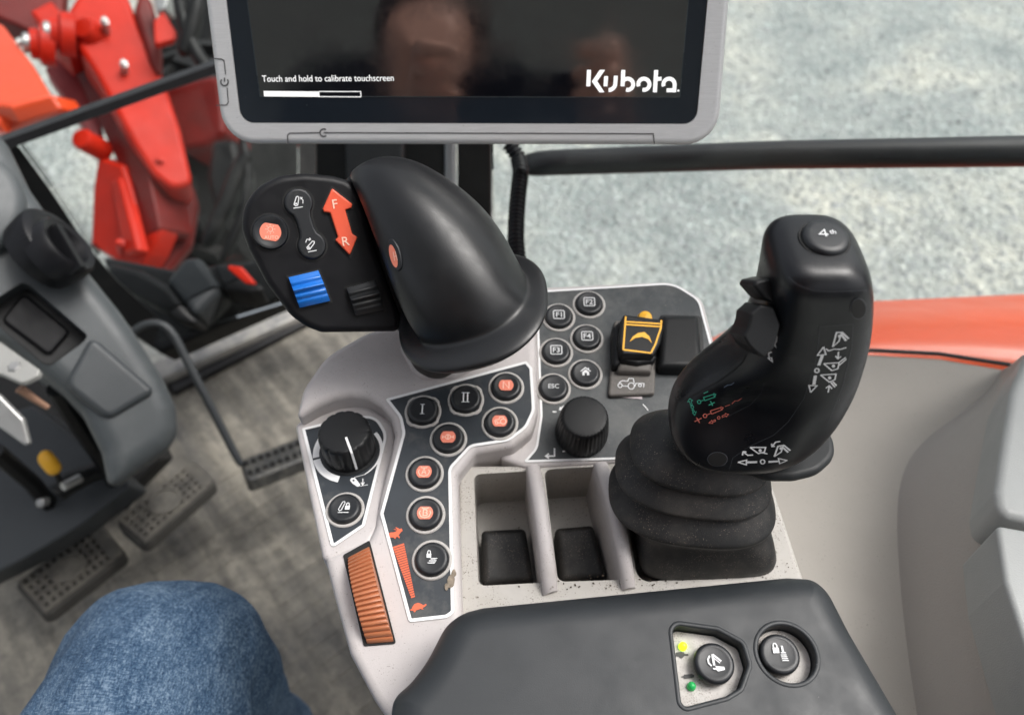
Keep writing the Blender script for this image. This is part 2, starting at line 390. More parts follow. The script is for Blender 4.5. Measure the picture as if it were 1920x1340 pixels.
def mat_floor():
    m = bpy.data.materials.new('floor_mat'); m.use_nodes = True; nt = m.node_tree; N = nt.nodes; L = nt.links; bs = N['Principled BSDF']; bs.inputs['Roughness'].default_value = .7
    tc = N.new('ShaderNodeTexCoord'); co = tc.outputs['Object']
    def mapn(src, rot=0, scl=(1, 1, 1)):
        q = N.new('ShaderNodeMapping'); q.inputs['Rotation'].default_value = (0, 0, R(rot)); q.inputs['Scale'].default_value = scl; L.new(src, q.inputs[0]); return q.outputs[0]
    al = mapn(co, 50)                     # x along the ribs of the mat
    st = mapn(al, 0, (.16, 1, 1)); cr = mapn(al, 0, (1, .2, 1))
    def nz(s, c=co, d=6, r_=.65):
        n = N.new('ShaderNodeTexNoise'); n.inputs['Scale'].default_value = s; n.inputs['Detail'].default_value = d; n.inputs['Roughness'].default_value = r_; L.new(c, n.inputs['Vector']); return n.outputs['Fac']
    def rp(src, *els):
        r_ = N.new('ShaderNodeValToRGB'); e = r_.color_ramp.elements
        e[0].position, e[0].color = els[0][0], (*els[0][1], 1); e[1].position, e[1].color = els[-1][0], (*els[-1][1], 1)
        for p, c in els[1:-1]: q = e.new(p); q.color = (*c, 1)
        L.new(src, r_.inputs[0]); return r_.outputs[0]
    def mth(op, a, b, c=None):
        q = N.new('ShaderNodeMath'); q.operation = op
        for i, z in enumerate((a, b) if c is None else (a, b, c)):
            if isinstance(z, (int, float)): q.inputs[i].default_value = z
            else: L.new(z, q.inputs[i])
        return q.outputs[0]
    patch = nz(3.2, co, 5, .6); streak = nz(15, st, 5, .7); fine = nz(70, co, 5, .75); cross = nz(22, cr, 3, .6)
    f = mth('MULTIPLY_ADD', patch, .55, mth('MULTIPLY_ADD', streak, .50, mth('MULTIPLY_ADD', fine, .22, mth('MULTIPLY', cross, .16))))
    c = rp(f, (.52, (.022, .022, .0215)), (.61, (.056, .054, .050)), (.72, (.118, .110, .094)), (.86, (.27, .25, .205)))
    L.new(c, bs.inputs['Base Color'])
    w = N.new('ShaderNodeTexWave'); w.bands_direction = 'Y'; w.inputs['Scale'].default_value = 7; w.inputs['Distortion'].default_value = .8; w.inputs['Detail'].default_value = 2; L.new(al, w.inputs[0])
    h = mth('MULTIPLY_ADD', w.outputs['Fac'], .8, mth('MULTIPLY', fine, .5))
    bp = N.new('ShaderNodeBump'); bp.inputs['Strength'].default_value = .5; bp.inputs['Distance'].default_value = .006; L.new(h, bp.inputs['Height']); L.new(bp.outputs[0], bs.inputs['Normal'])
    return m
m_gravel = gravel_mat(); m_floor = mat_floor()

# ================================================================== CONTROL CONSOLE
T12 = R(12)
_n = V((0, -math.sin(T12), math.cos(T12)))
PL = Pl(P(795, 965, .42), _n)
def dn(x, y, s, ox, oy): return (ox+x*s, oy+y*s)
console = thing('control_console', PL.at(860, 1000, -.10), 'warm grey armrest control console with charcoal button panels and copper thumbwheel', 'control console')

# raised left block
blk = [(1003, 560), (800, 600), (690, 618), (610, 664), (566, 728), (553, 785), (592, 761), (627, 746), (657, 741), (687, 745), (713, 760), (731, 783), (739, 813),
       (732, 848), (711, 934), (702, 984), (690, 1010), (607, 1044), (624, 1112), (655, 1225), (700, 1310), (760, 1400), (868, 1400), (866, 1150), (858, 890), (890, 848), (962, 836), (998, 808), (1009, 770)]
uv = fillet(PL.uvs(blk), [.004, .02, .03, .03, .03]+[.002]+[0]*9+[.003]*3+[.008]*4+[.002]*2+[.006]*3+[.01]*2, 4)
b = B(); b.prism(PL, uv, -.10, 0, .0045, 4)
body = b.build('body', m_shell, console)
# dial zone: sloping lower deck
ND = (PL.N + PL.W*.15).normalized()
PD = Pl(PL.at(622, 1030, -.0012), ND)
dz = [(553, 796), (590, 760), (660, 738), (742, 790), (742, 850), (715, 985), (692, 1020), (616, 1052), (604, 1044), (575, 905)]
b = B(); b.prism(PD, fillet(PD.uvs(dz), .003), -.08, 0, .003, 3)
b.build('dial_deck', m_shell, console)
# right block
PR = Pl(PL.w(0, 0, -.012), _n)
rb = [(940, 545), (1000, 538), (1262, 526), (1318, 560), (1352, 690), (1392, 800), (1446, 905), (1440, 960), (1250, 900), (1170, 866), (985, 876), (940, 860)]
b = B(); b.prism(PR, fillet(PR.uvs(rb), [0, 0, .022, .012, .0, .0, .002, .0, 0, 0, .001, 0], 6), -.08, 0, .0025, 3)
b.build('rear_body', m_shell, console)
# lower tray with pockets
PT = Pl(PL.w(0, 0, -.014), _n)
tb = [(860, 872), (985, 872), (1170, 862), (1300, 860), (1446, 900), (1508, 1088), (1560, 1260), (862, 1260)]
b = B(); b.prism(PT, fillet(PT.uvs(tb), [0, 0, 0, 0, .004, .0, 0, 0]), -.085, 0, .0022, 3)
tray = b.build('tray', m_pocket, console)
PB = Pl(PL.w(0, 0, -.05), _n)
b = B(); b.prism(PT, fillet(PT.uvs([(888, 889), (1004, 882), (1030, 1091), (897, 1098)]), .004), -.05, .01, 0); cut(tray, b.build('c', None))
b = B(); b.prism(PT, fillet(PT.uvs([(1020, 880), (1140, 873), (1182, 1086), (1046, 1090)]), .004), -.05, .01, 0); cut(tray, b.build('c', None))
b = B(); b.prism(PT, fillet(PT.uvs([(1172, 950), (1425, 930), (1455, 1068), (1196, 1092)]), .007), -.035, .01, 0); cut(tray, b.build('c', None))
# pocket dividers standing proud
for q in ([(986, 879), (1012, 876), (1046, 1108), (1018, 1117)], [(1112, 874), (1138, 871), (1192, 1102), (1166, 1107)]):
    b = B(); pts = PT.uvs(q)
    sec = []
    for k in range(13):
        t = k/12; a = V(pts[0]).lerp(V(pts[3]), t); c = V(pts[1]).lerp(V(pts[2]), t)
        hh = .0165*math.sin(math.pi*min(1, max(0, t*.93+.05)))**.55
        mid = (a+c)/2; w = (c-a)/2; ring = []
        for aa in range(9):
            th = math.pi*aa/8
            ring.append(PT.w(*(mid-w*math.cos(th)), max(-.002, hh-.004)+.004*math.sin(th)))
        ring = [PT.w(*(a), -.055)]+ring+[PT.w(*(c), -.055)]
        sec.append(ring)
    b.loft(sec); b.build('divider', m_shell, console)
# rocker paddles in the pockets
for q in ([(902, 992), (985, 988), (1002, 1090), (904, 1096)], [(1040, 988), (1113, 982), (1140, 1083), (1052, 1089)]):
    b = B(); b.prism(PT, fillet(PT.uvs(q, -.030), .003), -.055, -.030, .004, 4)
    b.build('rocker_paddle', m_boot, console)

# overlays and their white borders
def overlay(pl, px, rad, mt, h=.0004, bw=.0017, part='button_panel'):
    uv = fillet(ccw(pl.uvs(px, h)), rad, 6)
    b = B(); b.fill(pl, uv, h); o = b.build(part, mt, console)
    uvb = inset(uv, bw*.5); b = B(); b.ribbon([pl.w(u, v, h+.0003) for u, v in uvb], pl.N, bw, True); b.build('border', m_line, o); return o
lp = [(722, 748), (987, 677), (998, 690), (1003, 770), (988, 802), (955, 827), (884, 838), (846, 879), (852, 1148), (838, 1158), (767, 1166), (713, 963), (755, 812), (749, 783)]
def rads(px, pl, rl):
    return rl if area(pl.uvs(px)) > 0 else list(reversed(rl))
panel = overlay(PL, lp, rads(lp, PL, [.001, .001, .003, .012, .012, .012, .006, .006, .003, .004, .002, .003, .01, .01]), m_decal)
dp = [(566, 803), (604, 794), (704, 776), (727, 815), (684, 986), (622, 1028)]
dpan = overlay(PD, dp, rads(dp, PD, [.001, .001, .012, .014, .002, .002]), m_decal)
rp = [(1004, 546), (1262, 530), (1312, 562), (1346, 690), (1378, 800), (1330, 856), (1170, 861), (980, 867), (1004, 840), (1013, 780)]
rpan = overlay(PR, rp, rads(rp, PR, [.001, .02, .012, .001, .001, .001, .001, .001, .01, .01]), m_decal2, bw=.0014)

# ---- buttons
hexb = [(-.62, .82), (.62, .82), (.98, .3), (.98, -.3), (.62, -.82), (-.62, -.82), (-.98, -.3), (-.98, .3)]
badge = [(math.cos(a)*1.02, max(-.82, min(.82, math.sin(a)*1.02))) for a in [2*math.pi*i/40 for i in range(40)]]
def circ_(x, y, r, n=14): return [(x+r*math.cos(2*math.pi*i/n), y+r*math.sin(2*math.pi*i/n)) for i in range(n)]
def line(p, w=.12, c=False): return ('L', p, w, c)
lock = lambda x, y, s: [('F', [(x-.34*s, y-.45*s), (x+.34*s, y-.45*s), (x+.34*s, y+.15*s), (x-.34*s, y+.15*s)]), ('L', [(x-.2*s, y+.1*s), (x-.2*s, y+.42*s), (x-.1*s, y+.6*s), (x+.1*s, y+.6*s), (x+.2*s, y+.42*s), (x+.2*s, y+.1*s)], .13*s)]
G = {
 'one': [line([(0, -.75), (0, .75)], .2), line([(-.32, .75), (.32, .75)], .1), line([(-.32, -.75), (.32, -.75)], .1)],
 'two': [line([(-.3, -.75), (-.3, .75)], .18), line([(.3, -.75), (.3, .75)], .18), line([(-.6, .75), (.6, .75)], .1), line([(-.6, -.75), (.6, -.75)], .1)],
 'esc': [('T', 'ESC', 0, 0, .62)],
 'home': [line([(-.85, .05), (0, .8), (.85, .05)], .2), ('F', [(-.6, -.1), (0, .45), (.6, -.1), (.6, -.75), (.2, -.75), (.2, -.25), (-.2, -.25), (-.2, -.75), (-.6, -.75)]), ('F', [(.42, .5), (.62, .35), (.62, .75), (.42, .75)])],
 'n': [line([(-.42, -.55), (-.42, .55), (.42, -.55), (.42, .55)], .2)],
 'tractor': [line(circ_(.5, -.1, .4), .13, True), line(circ_(-.45, -.3, .2), .12, True), line([(-.75, -.1), (-.6, .15), (-.1, .2), (0, .6), (.5, .6), (.55, .35)], .12), line([(-.2, -.35), (.1, -.35)], .12)],
 'diff': [line(circ_(0, 0, .36), .12, True), line([(-.75, .25), (-.75, -.25)], .12), line([(.75, .25), (.75, -.25)], .12), line([(-.75, 0), (-.4, 0)], .12), line([(.75, 0), (.4, 0)], .12), line([(0, .3), (0, -.3)], .16)],
 'a': [line([(-.28, -.36), (0, .42), (.28, -.36)], .13), line([(-.18, -.12), (.18, -.12)], .11), line([(-.45, .72), (-.3, .55), (.3, .55), (.45, .72)], .11), line([(-.62, .3), (-.78, 0), (-.55, -.5), (0, -.68), (.55, -.5), (.78, 0), (.62, .3)], .11)],
 'b': [line([(-.24, -.4), (-.24, .42), (.12, .42), (.26, .28), (.26, .12), (.12, 0), (-.2, 0), (.14, 0), (.3, -.12), (.3, -.28), (.14, -.4), (-.24, -.4)], .12), line([(-.45, .72), (-.3, .58), (.3, .58), (.45, .72)], .11), line([(-.62, .3), (-.78, 0), (-.55, -.5), (0, -.7), (.55, -.5), (.78, 0), (.62, .3)], .11)],
 'spd': lock(-.35, .45, .9)+[('F', [(-.1, -.02), (.9, .02), (.5, -.16), (-.1, -.16)]), ('F', [(-.3, -.3), (.7, -.26), (.6, -.42), (-.3, -.42)]), ('F', [(-.55, -.58), (.6, -.52), (.4, -.7), (-.35, -.7)])],
 'implock': [line([(-.7, -.42), (-.25, .75), (0, .8), (.08, .6), (-.28, -.5), (-.5, -.62), (-.7, -.42)], .11), line([(-.7, -.85), (.75, -.85)], .1)]+lock(.5, 0, .95),
 'bucketcyl': [line([(-.15, .85), (-.12, -.35)], .24), line([(-.12, .85), (.72, .1)], .2), line([(-.1, .5), (.55, -.1)], .1), line([(-.45, .7), (-.72, .3), (-.7, -.1), (-.42, -.4)], .17), ('F', [(0, -.42), (.95, -.5), (1, -.8), (.2, -1), (.05, -.85)]), line([(-.3, -.7), (.1, -.72)], .16)],
 'ptolock': lock(-.45, .45, 1.0)+[('F', [(.05, .1), (.2, .1), (.2, .8), (.42, .8), (.42, .1), (.6, .1), (.6, -.02), (.05, -.02)])]+[line([(-.02+.02*k, -.2-.2*k), (.62+.04*k, -.2-.2*k)], .1) for k in range(4)],
}
def button(pl, px, py, key, kind, label, parent=console, cap_r=.0088, ring=True, inkm=None, size=.0040, hgt=.0040, notch=False):
    c = pl.uv(px, py, hgt); C = pl.w(*c); k = cap_r/.0088
    b = B(); b.lathe(C, pl.N, pl.U, [(cap_r, -.004), (cap_r, hgt-.0014), (cap_r-.0003, hgt-.0007), (cap_r-.0009, hgt-.0002), (cap_r-.0017, hgt), (cap_r-.0024, hgt-.0001), (cap_r*.55, hgt-.00035), (0, hgt-.0004)], 40)
    o = lab(b.build('button', m_btn, parent), label)
    if ring:
        b = B()
        b.lathe(C, pl.N, pl.U, [(cap_r+.0002, -.003), (cap_r+.0002, .0010), (cap_r+.0006, .0014), (cap_r+.0014, .0014), (cap_r+.0019, .0009), (cap_r+.0020, -.003)], 40,
                (lambda i, h: 1+(.07 if (i % 20) in (4, 5, 6, 14, 15, 16) else 0)) if notch else None)
        b.build('ring', m_ring, o)
    for a0 in (205, 25) if not kind else (205,):   # moulded crescent ridges on the cap
        b2 = B(); b2.ribbon([pl.w(c[0]+x, c[1]+y, hgt+.0001) for x, y in arc(0, 0, cap_r*.74, a0+20, a0+110, 10)], pl.N, .00025); b2.build('crescent', m_roll, o)
    if kind == 'badge':
        b = B(); b.fill(pl, [(c[0]+x*size*1.06, c[1]+y*size*1.06) for x, y in badge], hgt+.0002); b.build('badge', m_badge, o)
    if kind == 'frame':
        b = B(); b.ribbon([pl.w(*q, hgt+.0003) for q in fillet([(c[0]+x*size*.9, c[1]+y*size*.9) for x, y in ((-1, -.9), (1, -.9), (1, .9), (-1, .9))], .0008)], pl.N, .0006, True)
        put_text(b, pl, c, key, size*.95, hgt+.0003); b.build('icon', m_ink, o)
        return o
    b = B(); glyph(b, pl, c, size, hgt+.0004, G[key]); b.build('icon', inkm or (m_badgeink if kind == 'badge' else m_ink), o)
    return o
button(PL, 792, 767, 'one', '', 'button marked with a white Roman numeral I', notch=True)
button(PL, 873, 745, 'two', '', 'button marked with a white Roman numeral II', notch=True)
button(PL, 949, 722, 'n', 'badge', 'button with coral badge lettered N')
button(PL, 937, 789, 'tractor', 'badge', 'button with coral badge showing a tractor')
button(PL, 840, 819, 'diff', 'badge', 'button with coral differential lock badge')
button(PL, 795, 884, 'a', 'badge', 'button with coral badge lettered A')
button(PL, 797, 961, 'b', 'badge', 'button with coral badge lettered B')
button(PL, 809, 1046, 'spd', '', 'button with padlock and speed lines')
button(PD, 645, 950, 'implock', '', 'button with hitch arm and padlock beside the dial')
for px, py, k in ((1048, 590, 'F1'), (1105, 566, 'F2'), (1043, 656, 'F3'), (1101, 630, 'F4')): button(PR, px, py, k, 'frame', 'button lettered %s' % k, size=.0038)
button(PR, 1098, 697, 'home', '', 'button with white house icon', size=.0035)
button(PR, 1038, 724, 'esc', '', 'button lettered ESC', size=.0048)
# bulbous dots of grime beside the buttons are left to the materials
# ---- prints on the left panel: hare, speed bars, tortoise
def Zb(x, y): return (700+x*.1642, 960+y*.1642)
b = B()
bars = 23
for k in range(bars):
    t0, t1 = k/bars, (k+.74)/bars
    def edge(t): return ((220+t*215, 395+t*590), (350+t*128, 352+t*618))
    (a0, a1), (c0, c1) = edge(t0), edge(t1)
    b.fill(PL, PL.uvs([Zb(*a0), Zb(*a1), Zb(*c1), Zb(*c0)], .0008), .0008)
hare = [(172, 225), (182, 240), (200, 228), (225, 228), (250, 222), (270, 205), (232, 195), (240, 190), (275, 195), (250, 172), (262, 170), (300, 190), (325, 183), (335, 208), (315, 225), (300, 245), (288, 262), (303, 280), (295, 300), (280, 280), (262, 280), (255, 300), (268, 305), (240, 298), (232, 285), (190, 288), (180, 260)]
tort = [(415, 1112), (440, 1100), (445, 1080), (470, 1045), (510, 1030), (550, 1045), (570, 1060), (600, 1042), (610, 1055), (585, 1078), (560, 1090), (575, 1105), (555, 1108), (545, 1098), (485, 1118), (478, 1138), (460, 1135), (462, 1120), (430, 1120)]
for q in (hare, tort): b.fill(PL, PL.uvs([Zb(*p) for p in q], .0008), .0008)
b.build('speed_print', m_orange, panel)
# dial prints
c0 = PD.uv(656, 845, .0004)
b = B()
for a0, a1, ro, ri in ((157, 194, .0212, .0176), (198, 259, .0212, .0172)):
    b.loft([[PD.w(*q, .0008) for q in arc(*c0, ro, a0, a1, 16)], [PD.w(*q, .0008) for q in arc(*c0, ri, a0, a1, 16)]], False, False, False)
b.loft([[PD.w(*q, .0008) for q in arc(*c0, .0192, 42, -56, 16)], [PD.w(c0[0]+math.cos(R(42-98*k/16))*(.0168+.0018*(k/16)), c0[1]+math.sin(R(42-98*k/16))*(.0168+.0018*(k/16)), .0008) for k in range(17)]], False, False, False)
def Zd(x, y): return (560+x*.2239, 730+y*.2239)
b.fill(PD, PD.uvs([Zd(*p) for p in [(430, 760), (440, 740), (470, 738), (485, 755), (515, 795), (510, 808), (490, 812), (450, 785)]], .0008), .0008)
for ln, w in (([(465, 735), (560, 708)], .0003), ([(515, 808), (580, 796)], .0003), ([(538, 745), (536, 795)], .0005), ([(522, 778), (536, 798), (550, 776)], .0005)):
    b.ribbon([PD.at(*Zd(*p), .0009) for p in ln], PD.N, w)
b.build('dial_print', m_line, dpan)
b = B(); q = PD.uv(*Zd(460, 761), .001); b.fill(PD, circ(12, .0006, q), .0011); b.build('pivot_dot', m_decal, dpan)
# dial knob
kc = PD.uv(656, 845, 0); KC = PD.w(*kc)
b = B(); b.lathe(KC, PD.N, PD.U, [(.0150, .0005), (.0152, .004), (.0149, .0185), (.0146, .0198), (.0138, .0207), (.0128, .0209), (0, .0205)], 96, lambda i, h: 1-(.045*max(0, math.cos(i/96*2*math.pi*15))**3 if h > .003 else 0))
knob = lab(b.build('dial_knob', m_soft, console), 'fluted dial knob with white pointer')
b = B()
u = V(kc); dr = V((math.sin(R(24)), -math.cos(R(24))))
b.ribbon([PD.w(*(u+dr*.0045), .0212), PD.w(*(u+dr*.0135), .0213), PD.w(*(u+dr*.0150), .0200), PD.w(*(u+dr*.01525), .0185), PD.w(*(u+dr*.01545), .003)], [PD.N, PD.N, (PD.N+(PD.w(*dr)-PD.O)).normalized(), (PD.w(*dr)-PD.O), (PD.w(*dr)-PD.O)], .0013)
b.build('pointer', m_ink, knob)
b = B(); b.lathe(KC, PD.N, PD.U, [(.0168, .0003), (.0168, .0012), (.0150, .0012), (.0150, .0003)], 48); b.build('collar', m_roll, knob)
# encoder knob
ec = PR.at(1090, 813)
b = B(); b.lathe(ec, PR.N, PR.U, [(.0150, .0005), (.0155, .002), (.0154, .007), (.0140, .0205), (.0134, .0228), (.0124, .0238), (.0110, .0241), (0, .0238)], 144, lambda i, h: 1-(.028*(1 if (i % 4) in (0, 1) else 0) if .001 < h < .0235 else 0))
lab(b.build('selector_knob', m_soft, console), 'knurled round selector knob without pointer')
b = B()
def Zr(x, y): return (980+x*.2985, 500+y*.2985)
for lns in (([(200, 1138), (200, 1188), (150, 1188)], [(165, 1172), (145, 1188), (165, 1202)], [(250, 1160), (270, 1155), (298, 1162)], [(345, 1172), (356, 1186)]), ([(188, 910), (212, 910)], [(262, 872), (235, 893)], [(238, 880), (233, 896), (250, 897)])):
    b = B()
    for ln in lns: b.ribbon([PR.at(*Zr(*p), .0008) for p in ln], PR.N, .0009)
    b.build('arrow_print', m_line, rpan)
b = B(); b.ribbon([PR.at(*Zr(*p), .0009) for p in [(755, 862), (772, 880), (788, 902)]], PR.N, .0006); b.build('straw', m_line, rpan)

# thumbwheel in a dark slot
wl = [(646, 1040), (691, 1016), (739, 1204), (684, 1208)]
b = B(); b.fill(PL, fillet(PL.uvs([(643, 1040), (693, 1012), (743, 1206), (682, 1211)], .0006), .001), .0006); slot = b.build('wheel_slot', m_hole, console)
b = B(); q = PL.uvs([(650, 1040), (690, 1019), (737, 1201), (687, 1205)], .004)
prof = []; nr = 20
L_ = (V(q[3])-V(q[0])).length; rad = .0268; dep = math.sqrt(max(1e-6, rad**2-(L_/2)**2))
for k in range(nr*4+1):
    t = k/(nr*4); s_ = (t-.5)*L_; rr = rad-(.0015 if (k % 4) in (0,) else (.0004 if k % 4 == 1 else 0)); prof.append((t, math.sqrt(max(0, rad**2-s_**2))-dep+.0009-(rad-rr)))
b.ridged(PL, (q[0], q[3], q[1], q[2]), prof, .0005)
lab(b.build('thumbwheel', m_wheel, console), 'ribbed copper coloured thumbwheel')

# switch with yellow outline, its base, and the blank cover
b = B(); b.prism(PR, fillet(PR.uvs([(1152, 600), (1232, 598), (1228, 738), (1140, 742)], .004), .002), 0, .004, .0015)
sbase = b.build('switch_base', m_taupeblk, console)
b = B(); b.prism(PR, fillet(PR.uvs([(1160, 655), (1226, 655), (1222, 696), (1158, 694)], .010), .001), .002, .010, .003); b.build('step', m_taupeblk, sbase)
b = B(); b.ribbon([PR.at(1154, 741, .0012), PR.at(1204, 745, .0012)], PR.N, .0022); b.build('tag_strip', m_dustw, sbase)
b = B()
for it in ([Zr(*p) for p in circ_(612, 745, 13)], [Zr(*p) for p in circ_(682, 748, 20)], [Zr(*p) for p in circ_(737, 744, 9)]): b.ribbon([PR.at(*p, .0046) for p in it], PR.N, .0005, True)
for it in ([(605, 728), (625, 715), (660, 718), (668, 700), (695, 702), (700, 730)], [(628, 748), (660, 750)], [(705, 752), (710, 732), (762, 732), (760, 757)]): b.ribbon([PR.at(*Zr(*p), .0046) for p in it], PR.N, .0005)
b.build('tractor_print', m_ink, sbase)
PS1 = Pl(PR.w(0, 0, .019), (PR.N+PR.U*.06).normalized()); PS1.O = PR.at(1205, 625, .019)
b = B(); b.prism(PS1, fillet(PS1.uvs([(1164, 600), (1170, 588), (1238, 597), (1245, 612), (1240, 640), (1226, 666), (1166, 664), (1160, 640)]), .002), -.017, 0, .0018, 4)
tog = lab(b.build('toggle_switch', m_soft, console), 'black toggle switch outlined in yellow')
b = B(); b.prism(PR, fillet(PR.uvs([(1148, 612), (1166, 596), (1172, 600), (1168, 676), (1148, 690)], .012), .002), 0, .012, .003); b.build('side_cheek', m_soft, tog)
b = B(); b.prism(PS1, fillet(PS1.uvs([(1160, 664), (1236, 664), (1224, 678), (1196, 682), (1166, 676)], -.006), .002), -.016, -.006, .002); b.build('lip', m_soft, tog)
b = B()
for ln in ([(648, 312), (632, 522)], [(632, 520), (806, 541)], [(806, 540), (832, 490), (868, 385), (872, 335)], [(650, 345), (868, 358)], [(650, 362), (866, 376)]):
    b.ribbon([PS1.at(*Zr(*p), .0004) for p in ln], PS1.N, .0011)
b.fill(PS1, PS1.uvs([Zr(*p) for p in [(672, 470), (690, 440), (725, 415), (765, 410), (795, 435), (812, 480), (790, 455), (750, 440), (705, 448)]], .0004), .0004)
b.build('yellow_print', m_yellow, tog)
b = B(); b.lathe(PR.at(1208, 600, .010), (PR.N-PR.W*.1), PR.U, [(.0048, -.009), (.0048, .002), (.0038, .005), (0, .0066)], 20); b.build('pip', m_yellow, tog)
b = B(); b.prism(PR, fillet(PR.uvs([(1240, 588), (1312, 588), (1320, 690), (1234, 688)], .010), .003), 0, .010, .004, 4)
cov = b.build('blank_cover', m_soft, console)
b = B(); b.prism(PR, fillet(PR.uvs([(1237, 590), (1316, 592), (1322, 696), (1232, 694)], .002), .003), 0, .0025, .0006); b.build('base_plate', m_roll, cov)
# grime and chaff lying on the tray
rnd = random.Random(3)
b = B()
for k in range(70):
    zone = rnd.choice(((900, 1110, 1130), (1190, 1090, 1480), (1200, 1088, 1440), (1060, 1100, 1180)))
    px = rnd.uniform(zone[0], zone[0]+max(40, zone[2]-zone[0])); py = 1128-(px-895)*.075-rnd.uniform(6, 34)
    q = PT.uv(px, py); r_ = rnd.uniform(.0002, .0006)
    b.fill(PT, [(q[0]+r_*math.cos(a)*rnd.uniform(.5, 1.6), q[1]+r_*math.sin(a)*rnd.uniform(.5, 1.3)) for a in [j*1.05 for j in range(6)]], .0005)
def blot(px, py, r_, seed):
    q = PL.uv(px, py); rr = random.Random(seed); n_ = 26; k0 = [rr.uniform(.55, 1.15) for _ in range(n_)]; k1 = [(k0[i-1]+2*k0[i]+k0[(i+1) % n_]+k0[i-2]+k0[(i+2) % n_])/6 for i in range(n_)]
    return [(q[0]+r_*.55*k1[i]*math.cos(2*math.pi*i/n_), q[1]+r_*k1[i]*math.sin(2*math.pi*i/n_)) for i in range(n_)]
mud = mat('dried_mud', (.23, .19, .145), .85, var=.35, vscale=300)
bm_ = B()
for px, py, r_, sd in ((846, 1090, .0042, 1), (851, 1076, .0026, 2), (838, 1100, .0022, 3)): bm_.fill(PL, blot(px, py, r_, sd), .0012+.00005*sd)
bm_.build('dried_mud', mud, console)['kind'] = 'stuff'
crumb = b.build('crumbs', mat('crumb_brown', (.05, .035, .025), .9, grain=None), console); crumb['kind'] = 'stuff'
# stem mount of the drive lever
b = B(); b.prism(PL, fillet(PL.uvs([(742, 640), (880, 610), (902, 650), (896, 690), (850, 712), (790, 712), (772, 696)]), .007), -.004, .0042, .0035, 4); b.build('lever_seat', m_shell, console)

# ================================================================== ARMREST
NA = V((0, -math.sin(R(4)), math.cos(R(4))))
PA = Pl(P(1400, 1230, .343), NA)
ap = [(868, 1148), (905, 1139), (1470, 1083), (1522, 1086), (1552, 1112), (1592, 1190), (1686, 1350), (1810, 1560), (690, 1560), (731, 1356), (736, 1308), (770, 1280), (800, 1240), (835, 1172)]
b = B(); b.prism(PA, fillet(PA.uvs(ap, -.012), [.02, .02, .02, .016, .02, .03, .02, .01, .01, .03, .018, .05, .05, .03], 8), -.055, 0, .015, 7, .006)
armrest = thing('armrest', PA.at(1200, 1300, -.055), 'charcoal padded armrest with two recessed round buttons', 'armrest')
pad = b.build('pad', m_arm, armrest)
rec = [(1258, 1168), (1345, 1180), (1392, 1205), (1404, 1245), (1388, 1290), (1362, 1306), (1286, 1326), (1276, 1318)]
b = B(); b.prism(PA, fillet(PA.uvs(rec), .004), -.008, .01, 0); ct = b.build('c', None)
cut(pad, ct)
b = B(); cc = PA.uv(1475, 1224); b.prism(PA, circ(48, .0130, cc), -.008, .01, 0); cut(pad, b.build('c', None))
for pl_, uv_, nm in ((PA, fillet(PA.uvs(rec), .004), 0), (PA, circ(48, .0130, cc), 1)):   # soft rolled lip of each recess
    u2 = ccw(uv_); b = B(); rings = []
    for k in range(7):
        a = math.pi*k/6; q = inset(u2, .0004-.0022*(1+math.cos(a))/2)
        rings.append([PA.w(*p, .0007*math.sin(a)-.0003) for p in q])
    b.loft(rings, False, False); b.build('recess_lip', m_arm, pad)
b = B(); b.fill(PA, inset(ccw(fillet(PA.uvs(rec), .004)), .0006), -.0076); pl1 = b.build('indicator_plate', m_plate2, armrest)
b = B(); b.fill(PA, circ(40, .0125, cc), -.0076); b.build('button_plate', m_plate2, armrest)
button(PA, 1340, 1241, 'bucketcyl', '', 'button with loader arm and cylinder icon', armrest, .0089, False, size=.0040, hgt=-.0006)
button(PA, 1463, 1224, 'ptolock', '', 'button with padlock above stacked bars', armrest, .0089, False, size=.0040, hgt=-.0006)
for px, py, m_, l_ in ((1281, 1210, m_led1, 'lit yellow green indicator'), (1297, 1285, m_led2, 'dim green indicator')):
    b = B(); b.lathe(PA.at(px, py, -.006), PA.N, PA.U, [(.0020, -.002), (.0019, 0), (.0014, .0012), (.0007, .0017), (0, .0018)], 20); lab(b.build('indicator_light', m_, armrest), l_)
b = B()
def Za(x, y): return (1240+x*.1667, 1150+y*.1667)
for q in ([(165, 435), (200, 428), (215, 425), (250, 430), (262, 448), (305, 448), (305, 470), (262, 470), (240, 495), (215, 498), (195, 480), (165, 480)], [(225, 703), (250, 700), (255, 682), (345, 676), (372, 690), (368, 706), (345, 722), (258, 732), (250, 715), (225, 714)]):
    b.fill(PA, PA.uvs([Za(*p) for p in q], -.0073), -.0073)
b.build('indicator_print', m_groove, pl1)

